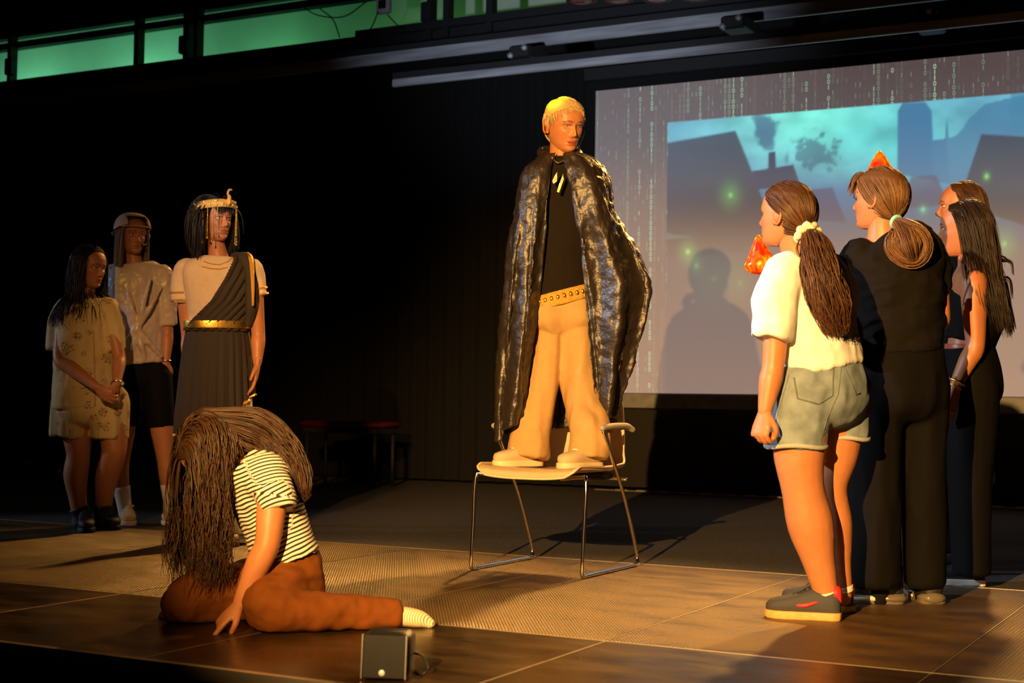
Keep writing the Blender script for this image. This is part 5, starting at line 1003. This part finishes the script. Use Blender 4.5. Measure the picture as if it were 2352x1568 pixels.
used = sorted({i for f in F for i in f}); mp_ = {u_: k for k, u_ in enumerate(used)}; o = p.part('drape', (V[used], [tuple(mp_[i] for i in f) for f in F]), drape_m); q = o.modifiers.new('thick', 'SOLIDIFY'); q.thickness = .006; q.offset = 1
p.cloth('shoulder_drape', [p.limb([(545, 592, .02, 16), (566, 598, .0, 20), (576, 640, -.03, 17), (578, 700, -.02, 17), (572, 742, .0, 10)], flat=.8)], drape_m, .008, 3, [(.006, (20, 20, 4), 2)])
p.part('gold_edge', tube([p.J(568, 580, .0), p.J(576, 592, -.06), p.J(580, 640, -.085), p.J(581, 700, -.08)], [.008, .012, .010, .006], 8, 5, flat=.4), gold_rough)
bl = p.part('belt', p.torso([(500, 736, .02, 65, 47), (500, 738, .02, 66, 48), (500, 752, .02, 66, 48), (500, 754, .02, 65, 47)], .026, 60), gold)
# skirts: pleated lofts with their own hem line
def skirt(p, name, secs, m, grow, pleats, amp, hem, n=200, rows=50):
    C = np.array([p.J(*q[:3]) for q in secs]); hw_ = [p.R(q[3])+grow for q in secs]; hd_ = [p.R(q[4])+grow for q in secs]; ys = np.array([q[1] for q in secs], float); r_, f_, _ = p.ax(); V = []
    for v in np.linspace(0, 1, rows):
        for j in range(n):
            t = 2*math.pi*j/n; y = ys[0]+(hem(math.cos(t), -math.sin(t))-ys[0])*v; c = np.array([np.interp(y, ys, C[:, k]) for k in range(3)]); w = np.interp(y, ys, hw_); d = np.interp(y, ys, hd_); s_ = 1+amp*v**.6*(math.sin(t*pleats+2*math.sin(t*3))*.7+.3*math.sin(t*pleats*1.9))
            V.append(c+r_*w*math.cos(t)*s_+f_*d*-math.sin(t)*-1*s_)
    F = [(j*n+i, j*n+(i+1) % n, (j+1)*n+(i+1) % n, (j+1)*n+i) for j in range(rows-1) for i in range(n)]; o = p.part(name, (V, F), m); q = o.modifiers.new('thick', 'SOLIDIFY'); q.thickness = .004; return o, np.array(V[-n:])
sk = [(500, 748, .02, 62, 44), (499, 800, .02, 70, 50), (497, 860, .02, 75, 54), (495, 950, .02, 82, 60), (493, 1050, .02, 86, 64), (492, 1225, .02, 90, 70)]
skirt(p, 'underskirt', sk, cotton('cream_skirt', (0.72, 0.6, 0.42)), .004, 14, .03, lambda c, s_: 1222)
# r_ is the wearer's right = image left for a facing figure
o, rim = skirt(p, 'skirt', sk, drape_m, .014, 21, .055, lambda c, s_: 1000-95*sstep(.1, -1.0, np.array(c)) if True else 0)
p.part('gold_hem', tube(np.concatenate([rim, rim[:1]]), .007, 6, 1, flat=1.6), gold_rough, o)
for x in (470, 530):
    h = on_z(x, 1246); p.shoe(h, h+p.tc*.22, mat('gold_sandal', (0.5, 0.33, 0.12), .5), mat('brown_sole', (0.12, 0.07, 0.03), .7))
p.hair_fall(1700, H_BLACK, .235, mask=p.scalp(.07, .03, -.06), back=.7, stiff=.75, r=.0025, off=(.004, .05), ramp=11)
rt = np.column_stack([RNG.uniform(-.055, .055, 160), RNG.uniform(.05, .07, 160), RNG.uniform(.08, .094, 160)]); p.strands(p.hw(rt), np.column_stack([rt[:, 0]*3, np.ones(160), -.2*np.ones(160)]) @ p.hA, np.full(160, .07), H_BLACK, 'fringe', 9, .8, (.005, .012), r=.0028)
a = np.linspace(0, 2*np.pi, 49); hb = []
C_ = [p.hw([0, -.005, z]) for z in (.052, .054, .094, .098)]; V = []; 
for z, gr in ((.046, .022), (.048, .025), (.088, .020), (.090, .018)):
    for t in a[:-1]: V.append(p.hw([(.081+gr)*math.cos(t), -.004+(.1+gr)*math.sin(t), z+.006*math.sin(t)]))
for z, gr in ((.088, .012), (.048, .016)):
    for t in a[:-1]: V.append(p.hw([(.081+gr)*math.cos(t), -.004+(.1+gr)*math.sin(t), z+.006*math.sin(t)]))
F = [(j*48+i, j*48+(i+1) % 48, ((j+1) % 6)*48+(i+1) % 48, ((j+1) % 6)*48+i) for j in range(6) for i in range(48)]; hdr = p.part('headdress', (V, F), gold_rough)
pearl = mat('pearl_sequin', (0.85, 0.85, 0.7), .12, .6)
for i in range(22):
    t = 2*math.pi*i/22+.1; z = .07+(.010 if i % 2 else -.008); p.part('sequin', ellipsoid(p.hw([.106*math.cos(t), -.004+.125*math.sin(t), z+.006*math.sin(t)]), p.hA, (.006, .006, .007), 8, 6), pearl, hdr)
p.part('cobra', tube([p.hw([0, .122, .075]), p.hw([0, .125, .105]), p.hw([0, .112, .125]), p.hw([0, .128, .142]), p.hw([0, .148, .138])], [.012, .010, .006, .007, .003], 8, 5), gold_rough, hdr)
for i, (t, ln) in enumerate(((20, .17), (33, .15), (45, .17), (58, .13), (122, .13), (135, .16), (147, .17), (160, .16))):
    t = math.radians(t); top = p.hw([.108*math.cos(t), -.004+.127*math.sin(t), .050]); bot = top-np.array([0, 0, ln]); st = p.part('bead_string', tube([top, lerp(top, bot, .5)+p.tc*.004, bot], .0022, 6, 8), gb, hdr)
    for k in (.25, .5, .75, 1.0): p.part('bead', ellipsoid(lerp(top, bot, k)+p.tc*.002, np.eye(3), (.004, .004, .005) if k < 1 else (.006, .006, .007), 6, 5), gold, hdr)
Wr = arms[0][2]; a = np.linspace(0, 2*np.pi, 17); p.part('bracelet', tube([Wr+np.array([0, 0, .012])+(p.rc*math.cos(t)+p.v*math.sin(t))*.029 for t in a], .0025, 6, 1), gold)

# ---------------------------------------------------------------- girl in the shimmering tied shirt and backwards cap
p = Person('girl in a shimmering cream tied shirt, backwards beige cap and headset microphone', 8.4, foot_at(335, 8.4), 12)
p.head(304, 542, 0, .218, 22, 0); p.neck(p.J(312, 618, .02), .047)
p.pieces.append(p.torso([(314, 614, .02, 36, 28), (316, 626, .02, 58, 33), (318, 650, .02, 64, 38), (318, 720, .02, 54, 37), (318, 780, .02, 50, 34), (322, 840, .02, 60, 42), (324, 866, .02, 54, 34)], rb=True))
for S, E, Wr, sd in ((p.J(256, 645, .03), p.J(246, 750, .05), p.J(262, 815, -.0), -1), (p.J(378, 645, .02), p.J(384, 760, .04), p.J(381, 832, .0), 1)):
    p.pieces.append(arm_piece(S, E, Wr)); p.hand(Wr, np.array([0, 0, -1])-.05*p.rc*sd, -p.rc*sd*.3+p.v, sd if sd > 0 else -1, (.5, .55, .6, .6), .165, .3)
p.pieces.append(p.limb([(292, 880, .02, 36), (282, 1000, .0, 26), (276, 1060, .0, 21), (277, 1110, .0, 20), (286, 1180, .02, 13)])); p.pieces.append(p.limb([(358, 880, .02, 36), (372, 985, .02, 27), (380, 1050, .02, 21), (386, 1100, .02, 20), (392, 1170, .02, 13)])); p.finish(.011)
irid = mat('iridescent_shirt', (0.56, 0.44, 0.34), .3, bump=.4, bscale=60, Sheen_Weight=.3, Thin_Film_Thickness=420.0) if 'Thin Film Thickness' in mat('probe', (1, 1, 1)).node_tree.nodes['Principled BSDF'].inputs else mat('iridescent_shirt', (0.56, 0.44, 0.34), .3, bump=.4, bscale=60)
knot = p.J(314, 756, -.12)
sh = p.cloth('shirt', [p.torso([(314, 606, .02, 40, 31), (316, 620, .02, 62, 37), (318, 650, .02, 72, 44), (318, 720, .02, 64, 46), (316, 760, .0, 57, 44), (320, 832, .01, 60, 46)], .003), p.limb([(370, 632, .02, 26), (382, 680, .03, 24), (386, 746, .04, 22)], cap=('r', 'f')), p.limb([(264, 632, .03, 26), (252, 680, .04, 24), (248, 745, .05, 22)], cap=('r', 'f')), ellipsoid(knot, np.eye(3), (.03, .03, .035), 14, 10)]+
            [tube([knot, lerp(knot, p.J(*q), .5)+p.tc*.02, p.J(*q)], [.02, .014, .006], 8, 4) for q in ((262, 650, -.05), (285, 640, -.1), (345, 640, -.1), (372, 660, -.05), (272, 812, -.06), (300, 826, -.09), (336, 834, -.08), (372, 820, -.04))], irid, .008, 3, [(.007, (14, 14, 8), 5), (.004, (30, 30, 30), 2)])
p.cloth('shorts', [p.torso([(320, 820, .02, 58, 44), (323, 870, .02, 66, 48)], rb=True), p.limb([(294, 860, .02, 38), (290, 978, .01, 33)], cap=('r', 'f')), p.limb([(358, 860, .02, 38), (370, 980, .02, 32)], cap=('r', 'f'))], blk_trs, .011, 4)
for x, y, dd, xb, yb in ((279, 1118, .0, 289, 1180), (388, 1112, .02, 393, 1172)): p.part('sock', p.limb([(x, y, dd, 20), (lerp(x, xb, .5), lerp(y, yb, .5), dd, 17), (xb, yb, dd, 16)], cap=('f', 'r')), sock_w)
for h, t in ((on_z(286, 1190), on_z(295, 1208)), (on_z(396, 1190), on_z(388, 1207))):
    d = unit(t-h); so = p.shoe(t-d*.24, t, bei, bsole, blace, None, wide=1.05, collar=bsole)
p.hair_fall(1000, H_ASH, .34, mask=p.scalp(.058, .02, -.06), back=.1, stiff=.72, r=.0027, off=(.003, .014), part=.0); 
capm = cotton('beige_cap', (0.5, 0.34, 0.24)); mkc = lambda V: (V[:, 2] > .028+.25*np.maximum(V[:, 1], 0)) & ~((V[:, 1] > .03) & (np.abs(V[:, 0]) < .045) & (V[:, 2] < .088)); cv, cf = p.cap(mkc, .022)
o = p.part('cap', (cv, cf), capm); q = o.modifiers.new('thick', 'SOLIDIFY'); q.thickness = .006; q.offset = 1
p.part('cap_strap', tube([p.hw([.1*math.sin(t), -.004+.118*math.cos(t), .047]) for t in np.linspace(-1.0, 1.0, 11)], .007, 6, 2, flat=.5), capm, o)
V, F = loft([p.hw([0, -.1-y, .03-.25*y]) for y in (0, .03, .06, .075)], [p.hA[0]*w for w in (.075, .078, .06, .02)], [p.hA[2]*.004]*4, 20); p.part('cap_brim', (V, F), capm, o)
headset(p, -1, -.062, .035); p.part('headset_clip', ellipsoid(p.hw([-.102, .0, .005]), p.hA, (.006, .01, .016), 10, 8), white_p)
a = np.linspace(0, 2*np.pi, 17); c = p.J(381, 828, .0); p.part('bracelet', tube([c+(p.rc*math.cos(t)+p.v*math.sin(t))*.03 for t in a], [.0035+.001*(i % 2) for i in range(17)], 6, 1), silver)

# ---------------------------------------------------------------- girl in the printed yellow pyjamas
p = Person('dark haired girl in printed yellow pyjamas and dark boots with clasped hands', 8.05, foot_at(205, 8.05), 22)
p.head(206, 614, 0, .222, 44, 6); p.neck(p.J(200, 692, .02), .048)
p.pieces.append(p.torso([(200, 690, .02, 36, 28), (200, 702, .02, 56, 34), (200, 730, .02, 64, 38), (199, 800, .02, 58, 42), (200, 870, .02, 60, 44), (204, 930, .02, 66, 48), (205, 955, .02, 66, 48)], rb=True))
S, E, Wr = p.J(148, 722, .0), p.J(138, 826, -.11), p.J(224, 890, -.20); p.pieces.append(arm_piece(S, E, Wr, 1.05)); p.hand(Wr, p.J(258, 914, -.22)-Wr, p.J(250, 880, -.05)-Wr, -1, (.8, .8, .85, .9), .165, .4)
S, E, Wr = p.J(250, 722, .02), p.J(274, 822, -.04), p.J(268, 882, -.17); p.pieces.append(arm_piece(S, E, Wr)); p.hand(Wr, p.J(246, 922, -.17)-Wr, p.J(230, 890, -.05)-Wr, 1, (.8, .8, .85, .9), .165, .4); W1b = Wr
p.pieces.append(p.limb([(172, 950, .0, 36), (178, 1012, .0, 31), (180, 1045, .0, 27), (174, 1090, .0, 28), (178, 1140, .0, 21), (186, 1200, .0, 17)])); p.pieces.append(p.limb([(258, 950, .0, 36), (262, 1012, -.02, 31), (260, 1045, -.03, 28), (246, 1095, .0, 27), (240, 1140, .0, 21), (238, 1195, .0, 17)])); p.finish(.010)
pj = mat('yellow_print', (0.62, 0.47, 0.2), .75); nt = pj.node_tree; N = nt.nodes; L = nt.links; tc_ = N.new('ShaderNodeTexCoord'); vo = N.new('ShaderNodeTexVoronoi'); vo.inputs['Scale'].default_value = 13; L.new(tc_.outputs['Object'], vo.inputs['Vector']); nz = N.new('ShaderNodeTexNoise'); nz.inputs['Scale'].default_value = 75; nz.inputs['Detail'].default_value = 1; L.new(tc_.outputs['Object'], nz.inputs['Vector'])
def _m(op, a, b): 
    n = N.new('ShaderNodeMath'); n.operation = op
    for i, v in enumerate((a, b)):
        if isinstance(v, (int, float)): n.inputs[i].default_value = v
        else: L.new(v, n.inputs[i])
    return n.outputs[0]
near = _m('LESS_THAN', vo.outputs['Distance'], .36); line = _m('LESS_THAN', _m('ABSOLUTE', _m('SUBTRACT', nz.outputs[0], .5), 0), .035); ink = _m('MULTIPLY', near, line); mx = N.new('ShaderNodeMix'); mx.data_type = 'RGBA'; mx.inputs['A'].default_value = (.62, .47, .2, 1); mx.inputs['B'].default_value = (.09, .04, .02, 1); L.new(ink, mx.inputs['Factor'])
spotm = _m('MULTIPLY', _m('LESS_THAN', vo.outputs['Distance'], .12), .6); mx2 = N.new('ShaderNodeMix'); mx2.data_type = 'RGBA'; mx2.inputs['B'].default_value = (.5, .16, .08, 1); L.new(mx.outputs['Result'], mx2.inputs['A']); L.new(spotm, mx2.inputs['Factor']); L.new(mx2.outputs['Result'], N['Principled BSDF'].inputs['Base Color'])
ps = p.cloth('pyjama_shirt', [p.torso([(200, 688, .02, 38, 31), (200, 700, .02, 60, 38), (200, 730, .02, 70, 45), (198, 800, .02, 71, 50), (200, 870, .02, 76, 54), (203, 934, .02, 80, 58)], .002), p.limb([(154, 712, .01, 28), (142, 750, .0, 29), (138, 804, -.01, 29)], cap=('r', 'f')), p.limb([(244, 712, .02, 27), (260, 750, .01, 24), (268, 804, .0, 21)], cap=('r', 'f'))], pj, .009, 3, [(.012, (9, 9, 4), 8), (.004, (25, 25, 18), 2)])
p.cloth('pyjama_shorts', [p.torso([(204, 905, .02, 74, 54), (205, 945, .02, 77, 57)], rb=True), p.limb([(166, 925, .0, 46), (160, 1002, .0, 45)], cap=('r', 'f')), p.limb([(252, 925, .0, 44), (251, 1006, -.01, 42)], cap=('r', 'f'))], pj, .009, 3, [(.012, (14, 14, 2), 3)])
bpy.context.view_layer.update(); stitch(p, ps, [(214, 760), (216, 840), (218, 930)], cotton('pyjama_placket', (.5, .36, .14)), .006, 'placket')
for y in (790, 840, 890): p.part('button', ellipsoid(surf(p, ps, 216, y), np.eye(3), (.007, .007, .007), 8, 6), white_p, ps)
bo = mat('dark_boot', (0.008, 0.01, 0.016), .5, bump=.6, bscale=250)
for x, t, q in ((186, (200, 1224), (181, 1166, 186, 1196)), (238, (262, 1218), (238, 1160, 238, 1192))):
    te = on_z(*t); h = on_z(x, 1205); d = unit(te-h); so = p.shoe(te-d*.25, te, bo, bo, None, None); p.part('boot_shaft', p.limb([(q[0], q[1], 0, 23), (q[2], q[3]-12, 0, 21), (q[2], q[3]+8, 0, 22)], cap=('f', 'r')), bo, so)
ell(p, 200, 780, .02, 82, 58, 110)
p.hair_fall(1500, H_DKB, .36, mask=p.scalp(.06, .015, -.06), back=.3, stiff=.72, r=.0027, off=(.003, .022), wave=(.008, 22), part=.01)
a = np.linspace(0, 2*np.pi, 17); ax_ = unit(p.J(266, 882, -.13)-p.J(272, 822, .0)); q1 = unit(np.cross(ax_, p.v)); q2 = np.cross(ax_, q1); wt = p.part('wristwatch', tube([W1b+(q1*math.cos(t)+q2*math.sin(t))*.03 for t in a], .005, 6, 1), silver); p.part('watch_face', ellipsoid(W1b+p.rc*.03+p.tc*.01, np.eye(3), (.010, .010, .012), 10, 8), silver, wt)
